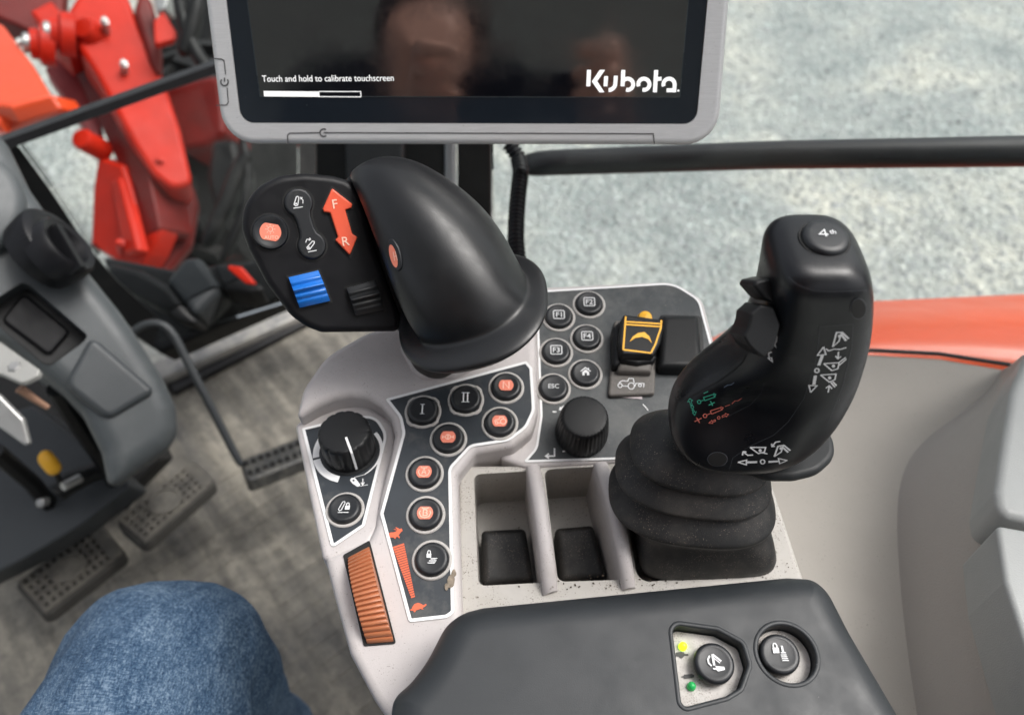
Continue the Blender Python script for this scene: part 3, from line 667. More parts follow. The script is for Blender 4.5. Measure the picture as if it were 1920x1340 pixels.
# ================================================================== JOYSTICK
def sup(L, Rr, bw, n=40, e=2.6, fwd=None, bias=0.0):
    C = (L+Rr)/2; A = (Rr-L)/2
    f = fwd or V((0, 1, 0)); f = (f-A.normalized()*f.dot(A.normalized())).normalized()
    out = []
    for i in range(n):
        t = 2*math.pi*i/n; c, s = math.cos(t), math.sin(t)
        out.append(C+A*(math.copysign(abs(c)**(2/e), c))+f*bw*(math.copysign(abs(s)**(2/e), s)))
    return out
joy = thing('joystick', PT.at(1318, 1030, -.03), 'black loader joystick grip with printed bucket symbols on a ribbed rubber boot', 'joystick')
b = B()
bs = [((1190, 1024), (1444, 1012), .437, .0255, 6), ((1189, 1006), (1444, 994), .430, .0255, 6), ((1192, 983), (1440, 972), .4235, .0252, 5), ((1196, 958), (1436, 962), .4180, .0245, 3.4), ((1172, 938), (1442, 956), .4165, .0258, 2.8),
      ((1142, 921), (1451, 951), .4145, .0290, 2.6), ((1140, 917), (1453, 947), .4140, .0293, 2.6), ((1141, 913), (1453, 943), .4135, .0292, 2.6), ((1152, 903), (1447, 931), .4118, .0276, 2.5), ((1166, 893), (1440, 920), .4100, .0256, 2.5), ((1175, 886), (1434, 913), .4090, .0243, 2.5),
      ((1170, 880), (1436, 911), .4075, .0243, 2.5), ((1154, 873), (1444, 909), .4050, .0264, 2.6), ((1152, 869), (1446, 905), .4045, .0270, 2.6), ((1153, 865), (1446, 901), .4040, .0269, 2.6), ((1165, 857), (1438, 890), .4022, .0252, 2.5), ((1180, 850), (1430, 880), .4005, .0235, 2.5), ((1192, 845), (1422, 873), .3992, .0222, 2.5),
      ((1190, 840), (1428, 872), .3975, .0224, 2.5), ((1182, 834), (1440, 868), .3952, .0244, 2.6), ((1180, 830), (1442, 864), .3946, .0250, 2.6), ((1181, 826), (1441, 860), .3940, .0249, 2.6), ((1194, 818), (1432, 849), .3917, .0226, 2.5), ((1222, 810), (1420, 840), .3890, .0185, 2.4), ((1252, 806), (1405, 832), .3870, .012, 2.3)]
rings = [sup(P(*L, d), P(*r_, d), bw, 48, e) for L, r_, d, bw, e in bs]
b.loft(rings); b.build('rubber_boot', m_boot, joy, sub=1, ang=75)
# hand rest plate
zp = P(1375, 862, .378); PH = Pl(zp, V((-.10, -.05, 1)))
b = B(); b.prism(PH, fillet(PH.uvs([(1385, 872), (1440, 893), (1490, 893), (1535, 882), (1568, 852), (1563, 815), (1535, 788), (1490, 775), (1400, 785)]), .016, 6), -.006, 0, .0025, 3, .002)
b.build('hand_rest', m_disc, joy)
gs = [(832, 1284, 1462, .0165, 2.6), (822, 1268, 1490, .0205, 2.7), (802, 1253, 1524, .0232, 2.8), (772, 1254, 1553, .0245, 2.8), (742, 1270, 1574, .0250, 2.8), (710, 1307, 1591, .0248, 2.8), (678, 1351, 1604, .0242, 2.8), (643, 1387, 1614, .0235, 2.8),
      (600, 1412, 1622, .0228, 2.8), (555, 1426, 1626, .0225, 2.9), (510, 1434, 1626, .0225, 3.0), (485, 1438, 1622, .0222, 3.1), (468, 1448, 1614, .0205, 3.1), (456, 1466, 1598, .0175, 3.0), (451, 1490, 1578, .0130, 2.8)]
def gd(py): return .383-(862-py)/412*.083
b = B(); rings = []
for py, l, r_, bw, e in gs:
    d = gd(py); A_, B__ = P(l, py, d), P(r_, py, d); fv = V((.12, 1, .05)); rg = sup(A_, B__, bw, 64, e+(.4 if py < 640 else 0), fv)
    wgt = max(0, 1-abs(py-722)/85)            # scooped thumb pad left of the upright
    if wgt > 0:
        C_ = (A_+B__)/2; ax = (B__-A_)/2; l2 = ax.length; ax.normalize(); f_ = (fv-ax*fv.dot(ax)).normalized()
        for i, q in enumerate(rg):
            a_ = (q-C_).dot(ax)/l2; m_ = (q-C_).dot(f_)
            if m_ < 0:
                u_ = min(1, max(0, (.35-a_)/.9)); u_ = u_*u_*(3-2*u_)
                rg[i] = q-f_*(m_*.62*wgt*u_)
    rings.append(rg)
b.loft(rings); grip = b.build('grip', m_grip, joy, sub=2, ang=180)
base = V(joy['_base'])
def bvh_of(o, base):
    me = o.data; return BVHTree.FromPolygons([v.co+base for v in me.vertices], [tuple(p.vertices) for p in me.polygons])
tree = bvh_of(grip, base)
def hit(px, py, tr=tree, off=.0003):
    r_ = ray(px, py).normalized(); q = tr.ray_cast(CAM, r_)
    if q[0] is None: return None
    n = q[1]; n = n if n.dot(r_) < 0 else -n
    return q[0]+n*off, n
def proj(b, pts, wpx, closed=False, tr=tree, off=.0003):
    pts = list(pts)+([pts[0]] if closed else []); P3 = []; N3 = []
    for i in range(len(pts)-1):
        n = max(1, int(math.hypot(pts[i+1][0]-pts[i][0], pts[i+1][1]-pts[i][1])/5))
        for k in range(n+(i == len(pts)-2)):
            t = k/n; h = hit(pts[i][0]*(1-t)+pts[i+1][0]*t, pts[i][1]*(1-t)+pts[i+1][1]*t, tr, off)
            if h: P3.append(h[0]); N3.append(h[1])
    if len(P3) > 1: b.ribbon(P3, N3, wpx*(P3[0]-CAM).length/FPX)
def projfill(b, pts, tr=tree, off=.0003):
    hs = [hit(*p, tr, off) for p in pts]
    if any(h is None for h in hs): return
    cx = sum(p[0] for p in pts)/len(pts); cy = sum(p[1] for p in pts)/len(pts); c = hit(cx, cy, tr, off)
    vs = [c[0]]+[h[0] for h in hs]; b.add(vs, [(0, i+1, (i+1) % len(pts)+1) for i in range(len(pts))])
def Zj(p): return (1280+p[0]*.2837, 520+p[1]*.2837)
def zj(q): return [Zj(p) for p in q]
b = B(); W1 = 2.5
SYM = (([(930, 455), (888, 512), (945, 506)], W1, 1), ([(922, 512), (898, 578)], 5.5, 0), ([(876, 645), (866, 705)], 5.5, 0), ([(845, 757), (834, 710), (886, 712)], W1, 1), (circ_(886, 612, 14), W1, 1),
                ([(990, 455), (1016, 360), (1052, 360), (1095, 402)], W1*1.2, 0), ([(1050, 362), (1030, 420), (990, 455)], W1, 0), ([(1048, 375), (1078, 415)], W1*1.4, 0), ([(945, 468), (965, 482), (1000, 470), (1040, 472), (1080, 460)], W1, 0),
                ([(1028, 488), (1025, 532)], W1, 0), ([(1008, 515), (1025, 534), (1045, 518)], W1, 0), ([(930, 566), (1032, 560), (1024, 600), (985, 612)], W1, 1), ([(1030, 560), (1075, 525)], W1, 0), ([(1030, 580), (1080, 535)], W1, 0),
                ([(910, 641), (1012, 635), (1004, 672), (968, 688)], W1, 1), ([(978, 690), (1005, 722)], W1, 0), ([(990, 685), (1015, 712)], W1, 0), ([(960, 757), (967, 715)], W1, 0), ([(945, 728), (967, 712), (985, 732)], W1, 0),
                ([(365, 1218), (422, 1203), (420, 1234)], W1, 1), ([(422, 1218), (492, 1216)], 5, 0), (circ_(528, 1214, 14), W1, 1), ([(566, 1215), (634, 1210)], 5, 0), ([(690, 1205), (632, 1192), (640, 1226)], W1, 1),
                ([(445, 1120), (548, 1120), (540, 1150), (500, 1160)], W1, 1), ([(525, 1155), (560, 1162)], W1, 0), ([(465, 1170), (430, 1172), (400, 1150)], W1, 0), ([(395, 1172), (399, 1148), (422, 1150)], W1, 0),
                ([(605, 1180), (630, 1112), (668, 1105), (710, 1140)], W1*1.2, 0), ([(665, 1108), (650, 1150), (605, 1180)], W1, 0), ([(664, 1122), (696, 1152)], W1*1.3, 0), ([(645, 1080), (615, 1085), (592, 1112)], W1, 0), ([(588, 1095), (590, 1114), (610, 1112)], W1, 0),
                ([(605, 370), (625, 385), (622, 420), (605, 440)], W1, 0), ([(595, 430), (620, 462), (612, 432)], W1, 1), ([(590, 490), (570, 500), (575, 530)], W1, 0), ([(565, 530), (595, 555), (590, 530)], W1, 1))
for nm, t in (('lift_symbol', lambda x, y: y < 900 and x > 700), ('tilt_symbol', lambda x, y: y > 900), ('thumb_symbol', lambda x, y: y < 900 and x < 700)):
    b = B()
    for q, w, c in SYM:
        if t(*q[0]): proj(b, zj(q), w, c)
    for x, y in ((1035, 385), (995, 582), (970, 660), (512, 1140), (650, 1126)):
        if t(x, y): projfill(b, zj(circ_(x, y, 11, 10)))
    if b.v: b.build(nm, m_ink, grip)
b = B()
for q, w, c in (([(48, 800), (35, 822), (48, 818), (54, 845), (64, 843), (58, 816), (68, 812)], 1.2, 1), (circ_(65, 855, 9), 1.2, 1), ([(62, 872), (72, 870), (80, 888), (92, 884), (80, 908), (66, 893), (72, 890)], 1.2, 1), (circ_(110, 821, 11), 1.6, 1), ([(122, 815), (140, 808)], 1.4, 0), ([(138, 792), (205, 770), (213, 788), (148, 812)], 1.6, 1), ([(205, 765), (220, 770), (212, 786)], 1.6, 0), ([(172, 842), (212, 822)], 1.8, 0), ([(185, 815), (198, 845)], 1.8, 0), ([(140, 765), (170, 752)], 1.5, 0)): proj(b, zj(q), w, c)
b.build('green_print', m_green, grip)
b = B()
for q, w, c in (([(80, 950), (125, 928)], 1.8, 0), ([(92, 925), (112, 958)], 1.8, 0), (circ_(148, 912, 12), 1.6, 1), ([(160, 906), (185, 896)], 1.4, 0), ([(182, 880), (250, 857), (258, 872), (192, 900)], 1.6, 1), ([(250, 850), (268, 858), (256, 875)], 1.6, 0), ([(280, 850), (312, 838)], 1.2, 0), ([(325, 832), (345, 812), (365, 812), (390, 795)], 1.2, 0), ([(172, 960), (192, 942), (192, 948), (215, 938), (217, 948), (195, 956), (198, 962)], 1.1, 1), (circ_(238, 925, 9), 1.2, 1), ([(260, 912), (282, 902), (282, 896), (303, 902), (288, 918), (286, 912), (262, 922)], 1.1, 1)): proj(b, zj(q), w, c)
b.build('coral_print', m_pink, grip)
b = B(); proj(b, zj([(275, 725), (300, 708), (320, 708), (342, 693)]), 1.3); b.build('blue_print', m_slate, grip)
b = B()
for q in ([(300, 1292), (330, 1190), (440, 1115), (600, 1040), (700, 950), (800, 800), (850, 640)], [(300, 1292), (555, 1290), (580, 1272), (490, 1232)], [(700, 1225), (580, 1272)], [(905, 322), (1125, 306), (1115, 460), (1060, 700), (960, 960)], [(905, 322), (895, 440), (870, 600)], [(540, 690), (520, 760), (450, 838), (300, 915)], [(700, -5), (760, 50), (860, 85), (980, 92), (1215, 85)]): proj(b, zj(q), .7)
seam_glint_m = mat('seam_and_glint_grey', (.05, .053, .062), .5); b.build('seam', seam_glint_m, grip)
b = B(); proj(b, zj([(420, 505), (395, 560), (330, 620), (230, 690), (120, 750), (10, 815)]), 2.0); b.build('seam_gap', m_hole, grip)
for c, r_ in (((230, 1198), (62, 44)), ((1158, 205), (48, 64))):
    rim_ = [(c[0]+r_[0]*1.05*math.cos(a*.2618), c[1]+r_[1]*1.05*math.sin(a*.2618)) for a in range(24)]
    b = B(); proj(b, zj(rim_), 1.3, True, off=.0003); b.build('recess_glint', seam_glint_m, grip)  # highlight on the hole's edge, painted as a paler ring
    b = B(); projfill(b, zj([(c[0]+r_[0]*math.cos(a*.2618), c[1]+r_[1]*math.sin(a*.2618)) for a in range(24)]), off=.0004); b.build('screw_recess', m_hole, grip)  # flat dark disc; the depth shade of the hole is in its colour
# top button
th = hit(1546, 449, off=0); PQ = Pl(th[0], V((.02, -.12, 1)))
b = B(); q = (0, 0); b.lathe(th[0], PQ.N, PQ.U, [(.0092, -.006), (.0092, .0004), (.0089, .0016), (.0080, .0024), (.006, .0026), (0, .0026)], 40); tbn = b.build('top_button', m_btn, joy)
b = B(); b.lathe(th[0], PQ.N, PQ.U, [(.0100, -.006), (.0100, .0003), (.0093, .0003)], 40); b.build('button_gap', m_hole, tbn)
b = B(); b.ribbon([PQ.w(x, y, .0030) for x, y in ((-.0006, -.0012), (-.0006, .0024), (-.0031, -.0001), (.0004, -.0001))], PQ.N, .0006); put_text(b, PQ, (.0024, .0013), 'th', .0022, .0030); b.build('lettering', m_ink, tbn)
# thumb rockers on the left flank
NK = (-FW-UP*.16+RT*.12)
PK = Pl(P(1428, 545, .305), NK)
b = B(); b.prism(PK, fillet(PK.uvs([(1412, 536), (1418, 527), (1446, 521), (1462, 530), (1464, 556), (1448, 568), (1434, 561)]), .0018), -.014, 0, .0012, 3)
b.build('thumb_rocker', m_soft, joy)
PK = Pl(P(1425, 610, .305), NK)
sc_ = [(1408, 588), (1426, 572), (1452, 574), (1464, 610), (1452, 652), (1433, 671), (1418, 662), (1404, 648), (1394, 630), (1402, 616), (1406, 602)]
b = B(); b.prism(PK, fillet(PK.uvs(sc_), [.001, .001, .002, .002, .002, .001, .003, .002, .001, .004, .003], 4), -.014, 0, .0010, 3)
o = lab(b.build('thumb_rocker', m_soft, joy), 'lower thumb rocker with scooped face')

# ================================================================== DRIVE LEVER
lever = thing('drive_lever', PL.at(815, 672, 0), 'black palm shaped drive lever with coral arrow rocker and blue roller on its side plate', 'drive lever')
NP = -ray(590, 480).normalized()
PP = Pl(P(590, 480, .405), NP+RT*.05)
pp = [(458, 382), (483, 349), (522, 329), (571, 324), (624, 329), (657, 338), (676, 362), (688, 400), (706, 470), (730, 535), (752, 592), (752, 622), (604, 624), (576, 614), (545, 592), (499, 530), (466, 467), (451, 425)]
b = B(); b.prism(PP, fillet(PP.uvs(pp), [.02]*6+[.006]*2+[.02]*3+[.005, .006]+[.02]*6, 6), -.016, 0, .0035, 4, .003)
plate = b.build('side_plate', m_black, lever)
def pocket(px, h=.0004, infl=.0009, nm='gap', par=None):   # dark moulded gap around a key
    b = B(); b.fill(PP, inset(ccw(fillet(PP.uvs(px), .0006)), -infl), h); return b.build(nm, m_hole, par or plate)
def Zl(x, y): return (440+x*.3284, 280+y*.3284)
# auto button
c = PP.uv(507, 435, .002); C = PP.w(*c)
b = B(); b.lathe(C, PP.N, PP.U, [(.0090, -.002), (.0090, .0012), (.0083, .0022), (.0070, .0022), (.0060, .0017), (0, .0017)], 40); o = lab(b.build('button', m_btn, lever), 'button with coral badge lettered AUTO')
b = B(); b.lathe(C, PP.N, PP.U, [(.0097, -.001), (.0097, .0004), (.009, .0004)], 40); b.build('gap', m_hole, o)
b = B(); b.fill(PP, [(c[0]+(x*math.cos(.16)+y*math.sin(.16))*.0052, c[1]+(-x*math.sin(.16)+y*math.cos(.16))*.0052) for x, y in badge], .0020); b.build('badge', m_badge, o)
b = B(); glyph(b, PP, (c[0], c[1]+.0014), .0022, .0023, [line(circ_(0, 0, .55), .16, True)]+[line([(math.cos(a)*.8, math.sin(a)*.8), (math.cos(a)*1.12, math.sin(a)*1.12)], .16) for a in [k*math.pi/4 for k in range(8)]]); put_text(b, PP, (c[0]+.0004, c[1]-.0027), 'AUTO', .0018, .0023); b.build('icon', m_badgeink, o)
# hitch dumbbell rocker
def capsule(px0, px1, r0, neck, h):
    a, e = V(PP.uv(*px0, h)), V(PP.uv(*px1, h)); d = (e-a).normalized(); n = V((-d.y, d.x)); out = []
    ang = math.atan2(d.y, d.x)
    for k in range(25): t = ang+R(40)+R(280)*k/24; out.append((a.x+r0*math.cos(t), a.y+r0*math.sin(t)))
    out += [tuple(a.lerp(e, .38)-n*neck), tuple(a.lerp(e, .62)-n*neck)]
    for k in range(25): t = ang+math.pi+R(40)+R(280)*k/24; out.append((e.x+r0*math.cos(t), e.y+r0*math.sin(t)))
    out += [tuple(a.lerp(e, .62)+n*neck), tuple(a.lerp(e, .38)+n*neck)]
    return out
cp = capsule((560, 380), (585, 460), .0072, .0040, .002)
b = B(); b.fill(PP, inset(ccw(cp), -.0010), .0004); g_ = b
b = B(); b.prism(PP, cp, -.001, .0022, .0011, 3); o = lab(b.build('hitch_rocker', m_btn, lever), 'dumbbell shaped rocker with raise and lower icons')
g_.build('gap', m_hole, o)
b = B()
arm = [(-.5, -.4), (-.15, .65), (.05, .72), (.2, .55), (0, -.5), (-.3, -.62)]
glyph(b, PP, PP.uv(558, 378, .0025), .0036, .0025, [line(arm, .13, True), line([(-.6, -.95), (.7, -.72)], .12), line([(.72, -.25), (.75, .2), (.45, .55)], .12), line([(.7, .55), (.42, .58), (.5, .3)], .12), ('F', circ_(-.22, -.3, .14))])
glyph(b, PP, PP.uv(582, 460, .0025), .0036, .0025, [line([(-.5, -.3), (.3, .6), (.55, .55), (.55, .3), (-.1, -.55), (-.4, -.55)], .13, True), line([(-.35, -.95), (.85, -.7)], .12), line([(-.65, .4), (-.45, .85), (.0, .85)], .12), line([(-.1, 1.05), (.05, .85), (-.2, .68)], .12), ('F', circ_(-.22, -.32, .14))])
b.build('icon', m_ink, o)
# arrow rocker
ar = [Zl(*p) for p in [(556, 222), (672, 312), (668, 335), (632, 345), (672, 482), (702, 500), (658, 606), (574, 518), (590, 500), (545, 362), (510, 358), (503, 340)]]
b = B(); b.prism(PP, fillet(PP.uvs(ar, .002), .0006, 3), -.001, .0022, .0008, 3); o = lab(b.build('arrow_rocker', m_fr, lever), 'coral double arrow rocker lettered F and R')
b = B(); b.fill(PP, inset(ccw(PP.uvs(ar, .0004)), -.0009), .0004); b.build('gap', m_hole, o)
b = B(); put_text(b, PP, PP.uv(*Zl(573, 312), .0024), 'F', .0046, .0025, R(8)); put_text(b, PP, PP.uv(*Zl(634, 524), .0024), 'R', .0046, .0025, R(8)); b.build('lettering', m_badgeink, o)
# rollers
def rh(t):
    g = lambda c, w: math.exp(-((t-c)/w)**2)
    return .0058*math.sin(math.pi*(.10+.80*t))**.8-.0009*g(.30, .05)+.0013*g(.42, .06)-.0010*g(.54, .05)-.0007*g(.74, .05)+.0004*g(.18, .04)
wavy = [(k/40, rh(k/40)) for k in range(41)]
for nm, q, m_, l_ in (('thumb_roller', [(541, 520), (597, 507), (619, 564), (562, 577)], m_blue, 'ribbed blue roller'), ('thumb_roller', [(650, 540), (703, 525), (720, 581), (667, 592)], m_roll, 'ribbed black roller')):
    uvq = PP.uvs(q, .002); b = B(); b.ridged(PP, (uvq[0], uvq[3], uvq[1], uvq[2]), wavy, -.002)
    o = lab(b.build(nm, m_, lever), l_)
    b = B(); b.fill(PP, inset(ccw(PP.uvs(q)), -.0011), .0004); b.build('gap', m_hole, o)
# neck between plate and palm piece
b = B(); b.prism(PP, fillet(PP.uvs([(640, 330), (690, 325), (735, 400), (775, 520), (800, 640), (748, 622), (712, 520), (684, 400)], -.006), .004), -.05, -.005, .004, 3); b.build('neck', m_soft, lever)
# palm piece
ds = [((667, 318), (692, 297), .006, .15), ((667, 332), (726, 293), .0125, .2), ((672, 348), (775, 303), .019, .25), ((686, 378), (822, 331), .0255, .3), ((697, 412), (868, 366), .0300, .4), ((712, 455), (913, 411), .0335, .5), ((727, 505), (947, 460), .0352, .6), ((743, 548), (968, 500), .0345, .72), ((756, 580), (981, 520), .0325, .85),
      ((766, 596), (986, 530), .0305, .92), ((768, 602), (990, 534), .0305, .95), ((762, 602), (1000, 535), .0340, .97), ((752, 602), (1018, 536), .0400, 1.0), ((748, 606), (1026, 541), .0425, 1.0), ((749, 612), (1028, 547), .0430, 1.0), ((754, 619), (1024, 555), .0418, 1.0), ((768, 628), (1012, 572), .0375, 1.0), ((785, 638), (1000, 588), .032, 1.0), ((815, 645), (960, 606), .018, 1.0)]
b = B(); rings = []
for k, (L, r_, mm, tl) in enumerate(ds):
    A_, B__ = P(*L, .418), P(*r_, .405); fw2 = (-FW-UP*tl).normalized(); rg = sup(A_, B__, mm, 64, 2.35, fw2)
    if k < 11:   # flat left cheek with a soft ridge
        C_ = (A_+B__)/2; ax = (B__-A_)/2; l2 = ax.length; ax.normalize(); mv = (fw2-ax*fw2.dot(ax)).normalized()
        for i, q in enumerate(rg):
            a_ = (q-C_).dot(ax)/l2; m_ = (q-C_).dot(mv)/mm
            if a_ < -.74 and m_ > 0: rg[i] = C_+ax*(a_*l2)+mv*(mm*.755*max(0, (a_+1)/.26)**1.15)
    rings.append(rg)
b.loft(rings); palm = b.build('palm_grip', m_palm, lever, sub=2, ang=180)
tr2 = bvh_of(palm, V(lever['_base']))
h = hit(742, 480, tr2, 0)
if h:
    PZ_ = Pl(h[0], h[1])
    def el(cx, cy, a_, b_, rot): return [(cx+a_*math.cos(t)*math.cos(R(rot))-b_*math.sin(t)*math.sin(R(rot)), cy+a_*math.cos(t)*math.sin(R(rot))+b_*math.sin(t)*math.cos(R(rot))) for t in [2*math.pi*k/28 for k in range(28)]]
    b = B(); b.prism(PZ_, PZ_.uvs(el(741, 478, 11, 31, -14)), -.004, .0009, .0006); o = lab(b.build('button', m_btn, lever), 'oval button with coral badge on the palm grip')
    b = B(); b.fill(PZ_, ccw(PZ_.uvs(el(740, 480, 6.5, 22, -14))), .0011); b.build('badge', m_badge, o)
    b = B()
    for ln in ([(737, 472), (740, 489)], [(741, 471), (745, 488)], [(738, 481), (744, 480)]): b.ribbon([PZ_.at(*p, .0013) for p in ln], PZ_.N, .0004)
    b.build('icon', m_badgeink, o)
# collar
b = B(); b.lathe(PL.at(822, 668, 0), PL.N, PL.U, [(.0165, .002), (.0172, .006), (.0172, .03), (.015, .04)], 40); b.build('collar', m_boot, lever)

# ================================================================== MONITOR
Dn = (RT*.019-UP*2.81+FW).normalized(); PM0 = P(870, 270, .48)
XM = (RT-FW*.019).normalized(); NM = XM.cross(-Dn)
PM = Pl(PM0, NM, XM)
mon = thing('monitor', PM.at(870, 268, -.03), 'silver framed touchscreen terminal showing a start screen', 'monitor')
ob = [(332, -420), (1402, -420), (1347, 272), (418, 270)]
def ou(rl=.02): return fillet(PM.uvs(ob), rl, 8)
b = B(); b.prism(PM, ou(), -.012, 0, .0035, 4); bez = b.build('bezel', m_bezel, mon)
ib = [(378, -380), (1362, -380), (1306, 233), (451, 231)]
b = B(); b.prism(PM, fillet(PM.uvs(ib), .008, 6), -.002, .02, 0); cut(bez, b.build('c', None))
b = B(); b.prism(PM, inset(ccw(ou()), .0010), -.030, -.0125, .001); lab(b.build('back_shell', m_red, mon), 'red back shell')
b = B(); b.fill(PM, inset(ccw(fillet(PM.uvs(ib), .008, 6)), .0002), -.0010); b.build('front_glass', m_glassblk, mon)
sb = [(415, -350), (1322, -350), (1275, 183), (487, 181)]
b = B(); b.fill(PM, ccw(PM.uvs(sb)), -.0007); scr = b.build('screen', m_screen, mon)
b = B(); q = PM.uvs(sb)
b.ribbon([PM.w(*p, -.0006) for p in q], PM.N, .0005, True); b.build('screen_edge', mat('screen_edge', (.03, .04, .045), .3), scr)
b = B()
a, e = PM.uv(491, 148), PM.uv(738, 147)
put_text(b, PM, ((a[0]+e[0])/2, a[1]), 'Touch and hold to calibrate touchscreen', .0036, -.0003, 0, (e[0]-a[0]))
b.build('status_text', m_glow, scr); b = B()
b.fill(PM, PM.uvs([(494, 171), (598, 172), (599, 182), (495, 181)]), -.0003)
for ln in ([(598, 172), (676, 172)], [(676, 171), (677, 182)], [(598, 181.5), (677, 182)]): b.ribbon([PM.at(*p, -.0003) for p in ln], PM.N, .00045)
b.build('progress_bar', m_glow, scr); b = B()
# logo lettering
def Zk(x, y): return (1060+x*.13542, 110+y*.13542)
K = []
def ks(q, w): b.ribbon([PM.at(*Zk(*p), -.0003) for p in q], PM.N, w*.86*.13542*.48/1450)
def ka(cx, cy, r_, a0, a1): return [(cx+r_*math.cos(R(a0+(a1-a0)*k/14)), cy-r_*math.sin(R(a0+(a1-a0)*k/14))) for k in range(15)]
ks([(328, 158), (318, 385)], 62)
b.fill(PM, PM.uvs([Zk(*p) for p in [(478, 158), (550, 158), (442, 315), (540, 468), (472, 468), (368, 318)]]), -.0003)
ks([(565, 245), (556, 385)], 60); ks([(700, 240), (692, 350)]+ka(600, 345, 92, 0, -90)[2:], 60)
ks([(803, 160), (792, 385)], 62); ks(ka(862, 358, 78, 130, -105), 58)
ks(ka(1088, 358, 78, 200, -105), 58)
ks([(1258, 160), (1240, 468)], 62); ks([(1262, 285), (1332, 280)], 56)
ks(ka(1436, 358, 78, 200, 0)+[(1508, 468)], 58); ks([(1402, 440), (1500, 440)], 56)
b.fill(PM, PM.uvs([Zk(*p) for p in circ_(1566, 446, 15)]), -.0003)
b.build('logo', m_glow, scr)
b = B()
for ln in ([(394, 110), (415, 111), (420, 114), (423, 140)], [(405, 198), (425, 197), (428, 192), (426, 165)], [(540, 270), (539, 254), (543, 250), (600, 249)], [(614, 249), (1225, 251), (1227, 270)]):
    b.ribbon([PM.at(*p, .0003) for p in ln], PM.N, .0006)
for cx, cy, rot in ((421, 154, 90), (607, 249, 0)):
    b.ribbon([PM.at(cx+7*math.cos(R(rot+50+260*k/14)), cy-7*math.sin(R(rot+50+260*k/14)), .0003) for k in range(15)], PM.N, .0008)
    b.ribbon([PM.at(cx, cy, .0003), PM.at(cx+8*math.cos(R(rot)), cy-8*math.sin(R(rot)), .0003)], PM.N, .0008)
b.build('bezel_marks', m_groove, bez)

# ================================================================== SURROUNDINGS
def slab(name, px, d, th, mt, parent=None, N=None, r=.004, rf=.006, seg=3, ref=None):
    cx = sum(p[0] for p in px)/len(px); cy = sum(p[1] for p in px)/len(px)
    pl = Pl(P(*(ref or (cx, cy)), d), N or -FW)
    b = B(); b.prism(pl, fillet(pl.uvs(px), rf, 4), -th, 0, r, seg); o = b.build(name, mt, parent); return o
def aslab(*a, label=None, cat=None, group=None, **k): return tag(slab(*a, **k), label, cat, group)

# ground and cab floor
b = B(); n = 24
xs = [(-40+80*i/n) for i in range(n+1)]; ys = [(-6+70*i/n) for i in range(n+1)]
b.add([(x, y, -1.25) for y in ys for x in xs], [(j*(n+1)+i, j*(n+1)+i+1, (j+1)*(n+1)+i+1, (j+1)*(n+1)+i) for j in range(n) for i in range(n)])
struct(b.build('gravel_ground', m_gravel))
# loose stones lying on the gravel
stones = mat('stone_grey', (.28, .29, .29), .85, var=.6, vscale=14)
b = B(); rs = random.Random(5)
def stone(b, c, s):
    vs = []
    for th_, zz in ((4, -.3), (5, .35)):
        pass
    ring = [c+V((math.cos(a)*s*rs.uniform(.7, 1.2), math.sin(a)*s*rs.uniform(.7, 1.2), -s*.1)) for a in (0, 1.25, 2.5, 3.75, 5)]
    top = c+V((rs.uniform(-.2, .2)*s, rs.uniform(-.2, .2)*s, s*rs.uniform(.35, .7)))
    b.add(ring+[top], [(i, (i+1) % 5, 5) for i in range(5)])
for k in range(7000):
    px = rs.uniform(920, 1960) if rs.random() < .88 else rs.uniform(20, 220); py = rs.uniform(-20, 620)
    c = PZ(px, py, 2.398); stone(b, c, rs.choice((.006, .007, .008, .010, .012, .016)))
st_ = b.build('loose_stones', stones, ang=1); st_['kind'] = 'stuff'; st_['label'] = 'loose pale stones scattered over the gravel'

PF = Pl(V((0, 0, 0)), V((0, 0, 1)))
fl = [(-500, 1900), (-420, 900), (0, 850), (290, 690), (560, 575), (700, 520), (900, 535), (1020, 620), (1290, 640), (1340, 760), (1340, 1900)]
b = B(); b.prism(PF, PF.uvs(fl), -.04, 0, .002); struct(b.build('cab_floor', m_floor))
# raised ribs moulded into the rubber mat
b = B()
o0 = PF.at(520, 1130); du = V((.64, -.77, 0)); dv = V((.77, .64, 0))
for i in range(-9, 16):
    for j, (v0, v1) in enumerate(((-.26, -.15), (-.13, -.02), (.0, .11))):
        c = o0+du*(i*.030)+dv*((v0+v1)/2)
        b.box(c+V((0, 0, .0007)), [dv, du, V((0, 0, 1))], ((v1-v0)/2, .0085, .0007))
struct(b.build('floor_ribs', m_floor))
# scuffed sill along the floor edge
PFs = Pl(V((0, 0, .03)), V((0, 0, 1)))
sl = [(262, 690), (300, 672), (520, 574), (640, 520), (660, 560), (545, 612), (318, 725), (285, 735)]
b = B(); b.prism(PFs, fillet(PFs.uvs([(262, 690), (300, 672), (520, 578), (680, 505), (700, 528), (545, 600), (318, 705), (280, 720)]), .006), -.06, 0, .006, 3)
sill = b.build('door_sill', m_sill)
b = B(); b.prism(PF, fillet(PF.uvs([(300, 712), (545, 600), (700, 528), (706, 552), (560, 622), (330, 742)]), .004), 0, .014, .004); b.build('rubber_edge', m_seal, sill)
tag(sill, 'scuffed grey metal sill strip along the edge of the floor mat', 'sill')

